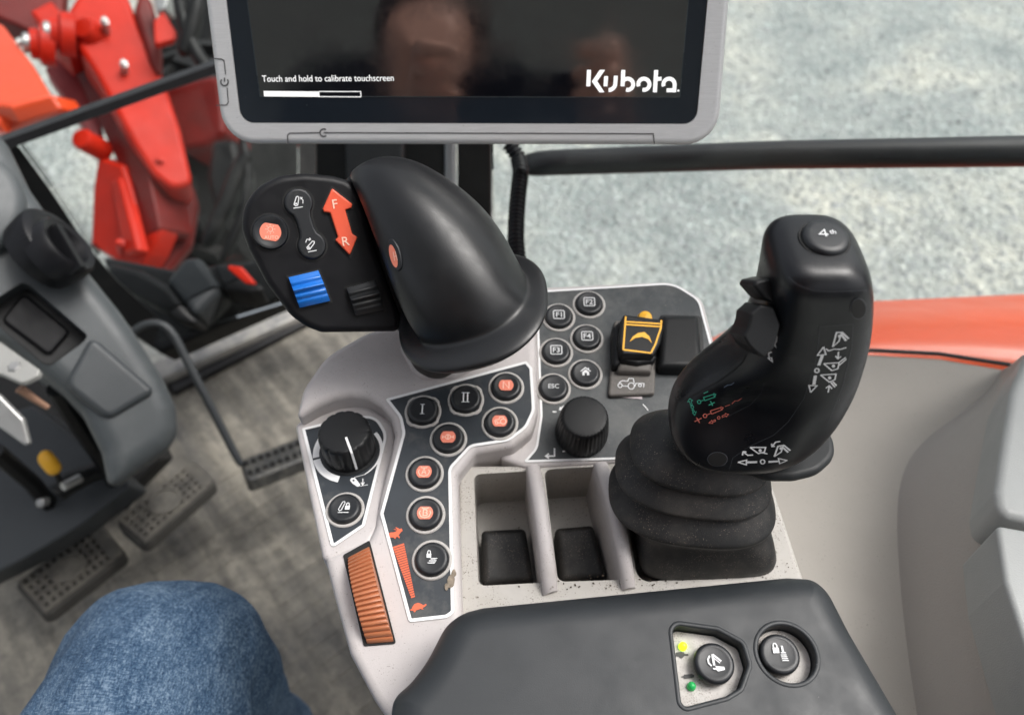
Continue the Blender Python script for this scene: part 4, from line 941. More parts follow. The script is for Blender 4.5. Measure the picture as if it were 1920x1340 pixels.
# ---- outside: red loader frame
NL = (-FW*.9+RT*.35+UP*.25).normalized()
larm = thing('loader_arm', P(260, 480, 2.05), 'red loader tower with curved plates and zinc pins outside the glass', 'loader arm')
slab('front_plate', [(126, 20), (165, -40), (228, -40), (266, 62), (308, 150), (338, 240), (352, 300), (362, 345), (322, 354), (286, 325), (250, 270), (215, 205), (180, 140), (148, 90)], 1.98, .12, m_red, larm, NL, .014, .03)
slab('side_plate', [(108, 60), (150, 88), (192, 150), (240, 240), (278, 325), (300, 430), (268, 445), (232, 335), (186, 232), (140, 140)], 2.03, .10, m_red_shade, larm, (-FW-RT*.5).normalized(), .006, .01)
slab('lower_plate', [(250, 290), (286, 320), (320, 345), (362, 345), (374, 385), (360, 460), (300, 532), (256, 514), (300, 430), (276, 350)], 2.05, .10, m_red_shade, larm, (-FW+RT*.4).normalized(), .012, .02)  # shade on the lower tower painted in with the darker red
slab('foot_plate', [(182, 293), (228, 310), (268, 430), (302, 428), (280, 480), (258, 514), (169, 462), (173, 355)], 2.0, .06, m_red, larm, (-FW-RT*.45-UP*.1).normalized(), .01)
slab('rib', [(205, 340), (222, 330), (246, 420), (258, 470), (232, 480), (222, 430)], 1.97, .03, m_red, larm, (-FW-RT*.7).normalized(), .01)
slab('upper_cheek', [(55, 20), (95, 0), (130, 40), (150, 100), (130, 110), (100, 80)], 2.0, .08, m_red, larm, NL, .01)
slab('link_plate', [(-40, -40), (120, -40), (118, 40), (60, 60), (-10, 30)], 2.12, .08, m_red_shade, larm, NL, .01)
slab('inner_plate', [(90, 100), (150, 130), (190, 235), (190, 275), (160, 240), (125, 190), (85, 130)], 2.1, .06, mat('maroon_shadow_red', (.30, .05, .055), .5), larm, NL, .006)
slab('rear_plate', [(262, -30), (285, 0), (300, 55), (300, 150), (278, 110), (250, 20)], 2.02, .12, m_red_shade, larm, NL, .015)
for px, py, r_, nm in ((155, 262, .028, 'boss'), (160, 55, .03, 'boss')):
    C = P(px, py, 1.96); b = B(); N_ = (-FW-RT*.15+UP*.1).normalized(); b.lathe(C, N_, UP, [(r_, -.08), (r_, 0), (r_*.8, .01), (r_*.35, .012), (0, .012)], 28); b.build(nm, m_red, larm)
for px, py, r_ in ((196, 40, .007), (232, 120, .007), (300, 300, .009), (225, 455, .008)):
    C = P(px, py, 1.955); b = B(); b.lathe(C, NL, UP, [(r_*1.5, -.06), (r_*1.5, .0), (r_, .001), (r_, .010), (0, .011)], 6); b.build('bolt', m_steel if py < 200 else m_red, larm)
slab('tab', [(288, 40), (306, 20), (332, 62), (326, 74), (290, 84)], 1.95, .02, m_red, larm, NL, .004)
for px, py, r_ in ((98, 62, .036), (60, 82, .034)):
    C = P(px, py, 1.93); N_ = (-FW*.45-RT*.8-UP*.05).normalized(); b = B()
    b.lathe(C, N_, UP, [(r_*1.5, -.05), (r_*1.5, -.02), (r_*1.1, -.012), (r_*1.05, .004)], 28); o = b.build('pin_boss', m_red, larm)
    b = B(); b.lathe(C+N_*.008, N_, UP, [(r_*.72, -.01), (r_*.72, .008), (r_*.6, .012), (r_*.3, .012), (r_*.3, .022), (0, .022)], 28); b.build('pin', m_steel, o)
orange = thing('orange_beam', P(50, 180, 1.9), 'bright orange boxed beam at the left, beside the red loader tower', 'loader beam')
slab('beam_top', [(-60, 20), (5, 45), (60, 118), (96, 178), (20, 200), (-60, 190)], 1.86, .04, m_or, orange, (-FW+UP*.8).normalized(), .01)
slab('beam_face', [(-60, 190), (20, 198), (97, 178), (116, 205), (40, 232), (10, 250), (-60, 250)], 1.86, .10, m_or, orange, (-FW-UP*.2).normalized(), .006)
C = P(12, 232, 1.8); b = B(); b.tube([C, C+V((-.06, 0, 0))], .02, 16); b.build('stub', m_or, orange)
aslab('hydraulic_cover', [(296, 165), (395, 140), (418, 145), (424, 250), (385, 275), (340, 285), (318, 240)], 2.15, .2, m_red_shade, label='dull red box shaped cover behind the loader tower, left of the terminal', cat='cover', r=.02, rf=.02)
# dark machinery and tyre beyond
ty = thing('front_wheel', P(400, 300, 2.7), 'dark lugged front wheel behind the red loader tower', 'wheel')
tc_ = P(455, 330, 2.75); tax = (RT*.85-FW*.25).normalized()
b = B(); b.lathe(tc_, tax, UP, [(.24, -.15), (.37, -.15), (.42, -.10), (.42, .10), (.37, .15), (.24, .15)], 48); b.build('tyre', m_tyre, ty)
b = B(); b.lathe(tc_, tax, UP, [(.10, -.09), (.23, -.12), (.245, -.145), (.245, .145), (.23, .12), (.10, .08), (0, .08)], 32); b.build('rim', m_frame, ty)
for k in range(22):
    a = 2*math.pi*k/22; u_ = (UP-tax*UP.dot(tax)).normalized(); w_ = tax.cross(u_)
    for s_ in (-1, 1):
        rd = u_*math.cos(a+s_*.06)+w_*math.sin(a+s_*.06); tg = tax.cross(rd)
        b = B(); b.box(tc_+rd*.428+tax*(.06*s_), [(tax*s_+tg*.55).normalized(), tg, rd], (.075, .022, .022)); b.build('lug', m_tyre, ty)
hb = thing('hose_bundle', P(420, 400, 1.9), 'dark hydraulic hoses and brackets between loader and cab corner', 'hoses')
for q, r_ in (([(330, -20), (348, 60), (372, 110), (400, 140)], .018), ([(375, -20), (360, 60), (340, 110)], .022), ([(470, 280), (440, 330), (420, 400), (380, 470)], .022), ([(452, 250), (470, 330), (455, 420), (410, 500)], .014)):
    b = B(); b.tube([P(x, y, 1.95) for x, y in q], r_, 14); b.build('hose', m_dark, hb, sub=1)
slab('bracket', [(395, 262), (440, 260), (456, 330), (440, 390), (400, 400), (385, 330)], 2.0, .1, m_dark, hb, r=.02, rf=.02)
slab('elbow', [(280, -20), (320, -20), (312, 18), (292, 26)], 1.96, .05, m_steel, hb, r=.01)
aslab('tractor_chassis', [(285, -60), (620, -60), (620, 620), (350, 590), (322, 470), (350, 350)], 3.0, .5, m_dark, label='near black tractor chassis mass seen behind the hoses', cat='chassis', r=.05, rf=.05)

# ---- windscreen, its seal and frit
gn = (-FW*.8-UP*.25).normalized()
ws = thing('windscreen', P(200, 400, 1.12), 'large front windscreen pane with black dotted frit edge', 'windscreen')
PG = Pl(P(200, 400, 1.12), V((.45, -.86, .12)))
b = B(); b.prism(PG, PG.uvs([(-260, -300), (560, -300), (560, 560), (300, 640), (60, 330), (-100, 100)]), -.005, 0, 0); b.build('pane', m_glass, ws)
b = B(); b.prism(PG, PG.uvs([(10, 262), (36, 276), (92, 352), (165, 462), (215, 520), (300, 600), (285, 650), (190, 560), (60, 420)], .002), .002, .006, 0); b.build('frit_band', m_frame, ws)
b = B()
for k in range(64):
    t = k/63; path = [(38, 276), (94, 352), (167, 462), (180, 478)]
    s_ = t*3; i = min(2, int(s_)); f = s_-i
    x = path[i][0]*(1-f)+path[i+1][0]*f; y = path[i][1]*(1-f)+path[i+1][1]*f
    for dx, rr in ((3, .0016), (7, .0012), (11, .0008)): b.fill(PG, circ(8, rr, PG.uv(x+dx, y-dx*.6, .003)), .003)
o = b.build('frit_dots', m_frame, ws); o['kind'] = 'stuff'
b = B(); A_, B_ = PG.at(16, 264, .02), PG.at(400, 126, .02)
d_ = (B_-A_).normalized(); nn = d_.cross(PG.N).normalized()
b.box((A_+B_)/2, [d_, nn, PG.N], ((B_-A_).length/2+.02, .0058, .010)); sl_ = b.build('wiper_bar', m_seal)
tag(sl_, 'slim black bar slanting across the windscreen in front of the red loader', 'window bar')
b = B(); b.box((A_+B_)/2+nn*(-.0072 if nn.z > 0 else .0072), [d_, nn, PG.N], ((B_-A_).length/2+.02, .0012, .004)); b.build('pale_edge', m_strip, sl_)

# ---- cab corner: pillar and lower frame
pil = thing('cab_pillar', P(760, 500, .95), 'black cab corner pillar with a grey trim strip, behind the terminal', 'pillar')
PC = Pl(P(760, 400, .98), V((0, -1, .05)))
b = B(); b.prism(PC, PC.uvs([(590, -250), (836, -250), (836, 1000), (740, 1000), (712, 590), (590, 590)]), -.05, 0, .006); b.build('inner_post', m_frame, pil)
b = B(); b.prism(PC, PC.uvs([(640, -250), (752, -250), (768, 900), (745, 900), (712, 570), (655, 570)]), .0, .012, .005); b.build('post_cover', m_col2, pil)
b = B(); b.prism(PC, PC.uvs([(833, -250), (851, -250), (855, 1000), (836, 1000)]), -.03, .008, .003); b.build('trim_strip', m_strip, pil)
b = B(); b.prism(PC, PC.uvs([(856, -250), (921, -250), (923, 1000), (858, 1000)]), -.05, -.002, .004); b.build('outer_post', m_frame, pil)
fw_ = thing('cab_corner_frame', P(380, 600, 1.32), 'black lower cab frame with grey box in the corner above the sill', 'cab frame')
NFr = (-FW*.6+UP*.55-RT*.25).normalized()
slab('kick_panel', [(188, 478), (330, 505), (520, 480), (640, 470), (690, 545), (520, 565), (300, 662), (250, 630)], 1.36, .06, m_frame, fw_, (-FW*.9+UP*.2), .01)
slab('corner_box', [(345, 480), (372, 478), (415, 535), (408, 545), (362, 592), (345, 570), (308, 525)], 1.27, .06, m_col2, fw_, (-FW+UP*.4), .014, .014)
slab('beam', [(190, 488), (262, 505), (315, 535), (352, 580), (378, 612), (330, 600), (260, 560), (210, 530)], 1.26, .05, m_frame, fw_, (-FW+UP*.2), .012, .02)
slab('panel', [(395, 488), (430, 500), (500, 540), (470, 548), (420, 540)], 1.28, .04, m_frame, fw_, (-FW+UP*.6), .006)
aslab('red_step', [(415, 495), (450, 500), (482, 535), (460, 532)], 1.245, .01, m_red, label='small red edge glimpsed beside the drive lever plate', cat='step', r=.003)

# ---- corrugated cable
pts = [(955, 270, .70), (972, 296, .70), (977, 320, .69), (972, 360, .68), (968, 410, .67), (967, 450, .66), (972, 500, .65)]
P3 = [P(*q) for q in pts]; fine = []
for i in range(len(P3)-1):
    for k in range(40): fine.append(P3[i].lerp(P3[i+1], k/40))
for _ in range(30): fine = [fine[0]]+[(fine[i-1]+fine[i]*2+fine[i+1])/4 for i in range(1, len(fine)-1)]+[fine[-1]]
L_ = 0; rr = []
for i, p in enumerate(fine):
    if i: L_ += (p-fine[i-1]).length
    rr.append(.0068+.0011*math.sin(L_/.0042*2*math.pi))
dense = []
b = B()
# resample finely so that each corrugation gets enough rings
acc = [0]
for i in range(1, len(fine)): acc.append(acc[-1]+(fine[i]-fine[i-1]).length)
M_ = int(acc[-1]/.0007); pp_ = []; rr = []; j = 0
for k in range(M_):
    s_ = acc[-1]*k/(M_-1)
    while j < len(acc)-2 and acc[j+1] < s_: j += 1
    pp_.append(fine[j].lerp(fine[j+1], (s_-acc[j])/(acc[j+1]-acc[j]))); rr.append(.0066+.0010*math.sin(s_/.0042*2*math.pi))
b.tube(pp_, rr, 14); tag(b.build('corrugated_cable', m_black, ang=80), 'black corrugated cable conduit hanging below the terminal', 'cable')

# ---- right door glass and black bar outside it
b = B(); bp_ = [P(972, 312, .76), P(992, 309, .755), P(1010, 307, .75), P(1040, 305, .745), P(1440, 291, .69), P(1960, 283, .63), P(2300, 276, .60), P(3200, 258, .53)]
b.tube(bp_, [.005, .0105, .0118, .0122, .0124, .0126, .0126, .0126], 24); tag(b.build('grab_bar', m_seal, ang=60), 'thick black bar running level across the right side window', 'bar')
gp = [P(925, 420, .73), P(2250, 560, .60)]; gp[1] = gp[0]+(gp[1]-gp[0])*1.7
dg_ = thing('door_glass', (gp[0]+gp[1])/2, 'clear side window pane above the beige trim', 'window')
x_ = (gp[1]-gp[0]); x_.z = 0; x_.normalize(); ny = x_.cross(V((0, 0, 1)))
b = B(); 
za, zb = .60, 1.6; a_, c_ = V((gp[0].x, gp[0].y, 0)), V((gp[1].x, gp[1].y, 0))
b.add([a_+V((0, 0, za)), c_+V((0, 0, za)), c_+V((0, 0, zb)), a_+V((0, 0, zb))]+[q+ny*-.005 for q in (a_+V((0, 0, za)), c_+V((0, 0, za)), c_+V((0, 0, zb)), a_+V((0, 0, zb)))], [(0, 1, 2, 3), (7, 6, 5, 4), (0, 4, 5, 1), (1, 5, 6, 2), (2, 6, 7, 3), (3, 7, 4, 0)])
b.build('pane', m_glass, dg_)

# ---- right hand trim, pillar cover, fender
PSd = Pl(V((0, 0, CAM.z-.50)), V((0, 0, 1)))
sd = thing('side_trim', PSd.at(1600, 1000, -.4), 'broad flat beige side trim panel right of the joystick', 'trim panel')
so = [(1300, 668), (1345, 662), (1480, 656), (1640, 659), (1760, 666), (1880, 686), (2100, 735), (3000, 930), (3000, 1900), (1450, 1700), (1400, 1100), (1330, 860)]
b = B(); b.prism(PSd, fillet(PSd.uvs(so), .01), -.5, 0, .008, 4); b.build('panel', m_side, sd)
b = B(); b.tube([PSd.at(1330, 664, .001), PSd.at(1480, 654, .001), PSd.at(1640, 657, .001), PSd.at(1760, 663, .001), PSd.at(1890, 683, .001), PSd.at(2110, 733, .001)], .0018, 12); b.build('seal', m_seal, sd)
tr = thing('pillar_cover', PZ(1850, 1000, .5), 'taupe raised cover with pale blue grey inserts at the right edge', 'cover')
rows = [((1876, 694), (1884, 691), (1896, 684), (1914, 668), (1930, 655), (2600, 610)), ((1852, 736), (1861, 737), (1880, 734), (1905, 722), (1926, 708), (2600, 660)), ((1768, 792), (1785, 796), (1836, 797), (1890, 786), (1914, 778), (2600, 730)), ((1704, 838), (1728, 848), (1805, 858), (1876, 852), (1902, 846), (2600, 800)), ((1674, 900), (1704, 918), (1792, 930), (1866, 926), (1893, 920), (2600, 870)),
        ((1672, 1000), (1700, 1015), (1790, 1015), (1866, 996), (1893, 988), (2600, 930)), ((1682, 1140), (1712, 1150), (1808, 1142), (1889, 1116), (1914, 1106), (2600, 1030)), ((1704, 1320), (1738, 1325), (1842, 1310), (1930, 1276), (1955, 1262), (2600, 1170)), ((1745, 1540), (1780, 1540), (1895, 1520), (1992, 1470), (2015, 1450), (2600, 1350))]
dr = (.505, .490, .445, .405, .390, .384)
b = B(); b.loft([[PZ(*q, dr[i]) for i, q in enumerate(r_)] for r_ in rows], False, False, False)
b.build('cover', m_trim, tr, sub=3, ang=180)
PTr = Pl(PZ(1920, 900, .388), V((.0, 0, 1)))
b = B(); b.prism(PTr, fillet(PTr.uvs([(1927, 656), (2600, 600), (2600, 900), (1950, 980), (1872, 962), (1866, 920), (1876, 850), (1896, 730)], .004), .010), -.03, .004, .005, 5); b.build('upper_insert', m_bluegrey, tr)
b = B(); b.prism(PTr, fillet(PTr.uvs([(1868, 982), (1945, 996), (2600, 930), (2600, 1600), (2000, 1440), (1932, 1240), (1884, 1090)], .004), .004), -.04, .004, .003, 4); b.build('lower_insert', m_bluegrey, tr)
cols_ = []
for x0 in range(1290, 3000, 45):
    t = (x0-1290)/970; xc = min(x0, 2250)
    nearp = PZ(x0, 668+14*max(0, (xc-1640)/260)**2, .53)
    cy = 668-92*min(1, max(0, (x0-1335)/310))**.62-14*max(0, (xc-1645)/300)
    cr = P(x0, cy, .86); mid = (nearp+cr)/2+V((0, 0, .016)); end = cr+V((0, .10, -.10)); e2 = cr+V((0, .14, -.35))
    cols_.append([nearp+V((0, 0, -.1)), nearp, mid, cr, cr+V((0, .05, -.035)), end, e2])
b = B(); b.loft(cols_, False, False, False); fe = b.build('fender', m_fender, sub=2, ang=180)
md = fe.modifiers.new('t', 'SOLIDIFY'); md.thickness = .006; md.offset = -1; bake(fe)
for p in fe.data.polygons: p.use_smooth = True
tag(fe, 'glossy orange curved rear fender outside the window behind the joystick', 'fender')
b = B(); b.tube([PZ(1330, 668, .52), PZ(1352, 655, .53), PZ(1392, 630, .56), PZ(1410, 615, .6)], .006, 10); tag(b.build('fender_edge_seal', m_seal), 'short black rubber lip on the fender edge beside the blank switch cover', 'seal')

# ---- steering column
colu = thing('steering_column', P(180, 820, .95), 'grey plastic steering column cowl with dark switch recess and ribbed knob', 'steering column')
NC = (-FW*.9+UP*.15+RT*.45).normalized()
PCo = Pl(P(160, 560, .84), NC)
co_ = [(-160, 150), (-20, 225), (12, 262), (52, 345), (80, 385), (138, 470), (200, 548), (222, 575), (250, 615), (308, 708), (332, 760), (336, 810), (318, 842), (255, 885), (205, 925), (190, 850), (150, 770), (110, 728), (0, 640), (-160, 580)]
b = B(); b.prism(PCo, fillet(PCo.uvs(co_), [.02]*6+[.01, .01, .03, .04, .03, .03, .03, .04, .03, .02, .02], 4), -.22, 0, .022, 6); cw = b.build('cowl', m_col, colu)
PCu = Pl(PCo.w(0, 0, -.02), NC)
b = B(); b.prism(PCo, fillet(PCo.uvs([(42, 528), (58, 536), (165, 628), (158, 640), (95, 686), (80, 682), (-40, 580)]), .008), -.035, .03, 0); cut(cw, b.build('c', None))
b = B(); b.fill(PCo, fillet(PCo.uvs([(42, 530), (58, 538), (163, 628), (156, 638), (95, 684), (80, 680), (-40, 580)], -.03), .006), -.030); b.build('recess_panel', m_frame, colu)
b = B(); b.prism(PCo, fillet(PCo.uvs([(44, 548), (132, 622), (92, 668), (2, 600)], -.026), .006), -.030, -.024, .003); b.build('dark_switch', m_black, colu)
b = B(); b.prism(PCo, fillet(PCo.uvs([(118, 722), (166, 636), (182, 636), (288, 728), (284, 740), (208, 784), (190, 778)], .007), .016), -.05, .007, .007, 5); b.build('knee_bolster', mat('bolster_grey', (.038, .044, .048), .5, var=.08, grain=(1400, .35)), colu)
b = B(); C = PCo.at(-80, 385, .0); b.lathe(C, NC, UP, [(.062, -.05), (.062, .010), (.058, .016), (.050, .019), (0, .020)], 48); b.build('hub_cap', m_col, colu)
KN = (RT*.7+UP*.45-FW*.1).normalized(); C = P(112, 470, .80)
b = B(); b.lathe(P(98, 462, .815), KN, UP, [(.040, -.02), (.043, .0), (.0425, .008), (.038, .012), (.030, .013)], 120, lambda i, h: 1-(.02 if i % 2 and h > -.01 else 0)); kb = b.build('ribbed_knob', m_black, colu)
b = B(); b.lathe(P(112, 470, .805), KN, UP, [(.034, -.012), (.034, .010), (.031, .014), (.024, .012), (.020, .004), (0, .003)], 48); b.build('knob_face', m_black, kb)
b = B(); b.box(P(122, 468, .795), [KN, KN.cross(UP).normalized(), KN.cross(KN.cross(UP)).normalized()], (.008, .004, .026)); b.build('finger_bar', m_black, kb)
# bracket, key lever and yellow tipped lever under the column
br = aslab('white_bracket', [(-60, 600), (0, 640), (82, 698), (40, 718), (0, 700), (-60, 690)], .78, .006, m_whitem, label='off white metal bracket plate with bolt under the steering column', cat='bracket', N=(-FW*.7+UP*.5), r=.002)
C = P(30, 690, .777); b = B(); b.lathe(C, (-FW*.7+UP*.5), RT, [(.007, -.002), (.007, .003), (.005, .005), (0, .005)], 6); b.build('bolt', m_steel, br)
b = B(); b.tube([P(36, 728, .78), P(60, 745, .79), P(90, 764, .80)], [.005, .004, .003], 10); b.build('stud', mat('rust_steel', (.25, .14, .09), .6), br)
b = B(); PLv = Pl(P(25, 790, .74), (-FW+RT*.2)); b.prism(PLv, fillet(PLv.uvs([(-60, 700), (0, 742), (44, 786), (56, 832), (46, 836), (-4, 800), (-60, 780)]), .005), -.006, 0, .0025, 3)
tag(b.build('flat_lever', m_steel), 'flat silver lever blade below the white bracket', 'lever')
yl = thing('yellow_knob_lever', P(110, 910, 1.02), 'small lever with yellow rubber cap below the column', 'lever')
b = B(); b.tube([P(76, 850, .97), P(82, 852, .97), P(88, 862, .97), P(100, 876, .975), P(106, 886, .98)], [.005, .0092, .0100, .0100, .0085], 20); b.build('yellow_cap', m_yellow, yl, sub=1)
b = B(); b.tube([P(104, 884, .98), P(112, 900, 1.0), P(116, 915, 1.02)], .0035, 10); b.build('stem', m_dark, yl)
b = B(); b.tube([P(106, 925, 1.02), P(130, 905, 1.03), P(165, 890, 1.05), P(196, 880, 1.06)], [.013, .015, .013, .012], 16); b.build('cross_shaft', m_frame, yl)
b = B(); b.tube([P(118, 912, 1.0), P(150, 896, 1.02)], .006, 12); b.build('steel_rod', m_steel, yl)
sup_ = thing('pedal_support', P(120, 960, 1.1), 'dark steel pedal support frame in the shadow under the column', 'bracket')
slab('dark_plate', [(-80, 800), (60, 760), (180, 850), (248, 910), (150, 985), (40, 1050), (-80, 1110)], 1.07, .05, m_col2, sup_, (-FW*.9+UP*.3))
slab('shade_panel', [(-120, 520), (60, 560), (220, 700), (300, 860), (230, 930), (40, 1040), (-120, 1100)], 1.24, .05, m_hole, sup_, (-FW*.9+UP*.1))  # black sheet added to stand for the deep shade under the column
for q, r_ in (([(105, 728, .90), (150, 800, .98), (205, 880, 1.06), (232, 945, 1.12)], .011), ([(-10, 845, .95), (60, 905, 1.03), (118, 975, 1.10), (140, 1010, 1.13)], .011)):
    b = B(); b.tube([P(*k) for k in q], r_, 8); b.build('pedal_arm', m_frame, sup_)
C = P(78, 942, 1.03); b = B(); b.lathe(C, -FW, RT, [(.006, -.01), (.006, .003), (.003, .005), (0, .005)], 12); b.build('bolt', m_steel, sup_)

# ---- brake pedals
m_ped = mat('dusty_pedal_rubber', (.070, .066, .059), .7, var=.35, vscale=40, dust=((.15, .137, .112), 22, .4, .75, .8))
m_pedlow = mat('dark_pedal_pad', (.035, .033, .029), .8, var=.2, vscale=50)  # darker tone for the pad between the lattice bars
def pedal(name, q, d, label):
    pl = Pl(P(sum(p[0] for p in q)/4, sum(p[1] for p in q)/4, d), (-FW*.55+UP*.6).normalized())
    o = thing(name, pl.at(sum(p[0] for p in q)/4, sum(p[1] for p in q)/4, -.02), label, 'pedal', 'brake pedals side by side')
    uv = pl.uvs(q); b = B(); b.prism(pl, fillet(uv, .012, 4), -.02, 0, .004); b.build('pad', m_pedlow, o)
    A0, B0, B1, A1 = [V(x) for x in uv]; b = B()
    def bil(s, t): return A0.lerp(B0, s).lerp(A1.lerp(B1, s), t)
    nx, ny = 10, 5
    def bar(s0, t0, s1, t1, w):   # raised lattice of the tread
        a, e = bil(s0, t0), bil(s1, t1); dd = (e-a).normalized(); nn = V((-dd.y, dd.x))*w/2
        b.prism(pl, [tuple(a-nn), tuple(e-nn), tuple(e+nn), tuple(a+nn)], -.001, .0042, .0012, 2)
    for i in range(nx+1): bar(.06+.80*i/nx, .07, .06+.80*i/nx, .93, .0045)
    for j in range(ny+1): bar(.04, .08+.84*j/ny, .88, .08+.84*j/ny, .0048+(i % 2)*.0001)
    b.prism(pl, fillet([tuple(bil(.86, .06)), tuple(bil(.98, .06)), tuple(bil(.98, .94)), tuple(bil(.86, .94))], .005), -.001, .0052, .003)
    b.build('tread', m_ped, o)
    b = B(); c = bil(.47, .5); b.lathe(pl.w(*c), pl.N, pl.U, [(.024, -.001), (.024, .0065), (.020, .0075), (.0195, .0055), (.0, .0058)], 28); b.build('boss', m_ped, o)
pedal('brake_pedal', [(214, 980), (362, 860), (406, 903), (268, 1024)], 1.13, 'dusty lattice tread brake pedal, the one nearer the grey column foot')
pedal('brake_pedal', [(24, 1094), (188, 978), (238, 1038), (82, 1158)], 1.12, 'dusty lattice tread brake pedal, the one just above the jeans knee')
# ---- accelerator
ac = thing('accelerator_pedal', P(505, 870, 1.16), 'black accelerator pedal pad on a bent steel rod standing on the floor', 'pedal')
b = B(); rp_ = [P(*q) for q in ((246, 626, 1.08), (262, 612, 1.08), (285, 604, 1.08), (310, 608, 1.08), (328, 630, 1.085), (342, 660, 1.09), (372, 718, 1.10), (410, 790, 1.12), (440, 850, 1.135), (455, 876, 1.14))]
b.tube(rp_, .0062, 12); b.build('rod', m_col2, ac, sub=1)
pl = Pl(P(512, 868, 1.14), (-FW*.5+UP*.75).normalized()); aq = [(450, 868), (562, 826), (580, 856), (560, 866), (463, 900)]
b = B(); b.prism(pl, fillet(pl.uvs([(448, 862), (575, 812), (592, 852), (463, 902)]), .008), -.022, 0, .005); b.build('pad', mat('pedal_black', (.03, .03, .029), .45, var=.5, vscale=120, dust=((.12, .115, .10), 90, .45, .7, .8)), ac)
b = B()
for i in range(9):
    for j in range(2):
        t = (i+.5)/9; x = 455+125*t+j*8; y = 872-48*t+j*17; b.lathe(pl.at(x, y), pl.N, pl.U, [(.0042, -.001), (.0038, .003), (.0025, .0042), (0, .0044)], 8)
b.build('tread', m_tyre, ac)

# ================================================================== PERSON
person = thing('person', V((-.27, .22, .60)), 'seated person in worn blue jeans and dark jacket holding a phone', 'person')
kn = V((-.262, .235, .545))
def leg(b, hip, knee, ankle, k=1.0):
    pts = []; rad = []
    for i in range(9):
        t = i/8; pts.append(hip.lerp(knee, t*.93)); rad.append((.120-.046*t)*k)
    pts += [knee+V((0, .012, -.010)), knee+V((0, .024, -.05)), knee+V((0, .024, -.10))]; rad += [.074*k, .068*k, .064*k]
    for i in range(1, 6):
        t = i/5; pts.append((knee+V((0, .028, -.10))).lerp(ankle, t)); rad.append((.064-.012*math.sin(t*3))*k)
    b.tube(pts, rad, 20)
b = B(); leg(b, V((-.215, -.22, .60)), V((-.262, .206, .578)), V((-.305, .29, .10)))
leg(b, V((-.42, -.22, .60)), V((-.50, .095, .575)), V((-.56, .22, .10)))
b.tube([V((-.16, -.25, .60)), V((-.22, -.25, .60)), V((-.32, -.25, .62)), V((-.42, -.25, .60)), V((-.48, -.25, .60))], [.06, .12, .125, .12, .06], 20)
jeans = b.build('jeans', m_denim, person, sub=2, ang=180)
tex = bpy.data.textures.new('folds', 'CLOUDS'); tex.noise_scale = .065; md = jeans.modifiers.new('d', 'DISPLACE'); md.texture = tex; md.strength = .020; md.mid_level = .5
bake(jeans)
for p in jeans.data.polygons: p.use_smooth = True

def skin(name, verts, edges, radii, m_, parent, sub=2, root=0):
    me = bpy.data.meshes.new(name); bs_ = V(parent['_base']); me.from_pydata([V(v)-bs_ for v in verts], edges, []); o = bpy.data.objects.new(name, me); COL.objects.link(o)
    me.skin_vertices or o.modifiers.new('sk', 'SKIN')
    if not o.modifiers: o.modifiers.new('sk', 'SKIN')
    for i, r_ in enumerate(radii):
        sv = me.skin_vertices[0].data[i]; sv.radius = (r_, r_); sv.use_root = (i == root)
    md = o.modifiers.new('s', 'SUBSURF'); md.levels = sub; md.render_levels = sub; bake(o); o.data.materials.clear(); o.data.materials.append(m_)
    for p in o.data.polygons: p.use_smooth = True
    o.parent = parent; o['_base'] = tuple(bs_); return o
# upper body leaning in behind the camera, arms up to the phone
vv, ee, rr_ = [], [], []
def chain(pts, rads_, start=None):
    prev = start
    for p, r_ in zip(pts, rads_):
        vv.append(p); rr_.append(r_); i = len(vv)-1
        if prev is not None: ee.append((prev, i))
        prev = i
    return prev
chain([(-.32, -.27, .66), (-.28, -.29, .82), (-.22, -.30, .98), (-.20, -.30, 1.08)], [.14, .135, .14, .11])
chest = 3
neck = chain([(-.175, -.29, 1.17), (-.165, -.275, 1.235)], [.06, .05], chest)
head = chain([(-.16, -.265, 1.30), (-.16, -.262, 1.37), (-.16, -.27, 1.42)], [.070, .082, .068], neck)
face = chain([(-.15, -.175, 1.315)], [.03], neck+1)
PHO = CAM-FW*.008-UP*.028-RT*.012
def HP(a, b_, c): return tuple(PHO+RT*a+UP*b_+FW*c)
for sx, elb in ((1, [(-.03, -.30, 1.06), (.12, -.30, .90)]), (-1, [(-.37, -.30, 1.06), (-.46, -.24, .90)])):
    wr = chain(elb+[HP(.14*sx, -.09, -.10), HP(.122*sx, -.045, -.058)], [.065, .047, .038, .030], chest)
    hd = chain([HP(.112*sx, .016, -.034)], [.034], wr)
    for bb, ln in ((.064, .95), (.038, 1.0), (.012, .97), (-.012, .80)):
        chain([HP(.116*sx, bb, -.012), HP(.104*sx, bb+.004, .016), HP((.104-.040*ln)*sx, bb+.002, .018)], [.0118, .0112, .0092], hd)
    chain([HP(.090*sx, -.026, -.022), HP(.058*sx, -.012, -.018)], [.0115, .009], hd)
body_ = skin('body', vv, ee, rr_, m_skin, person)
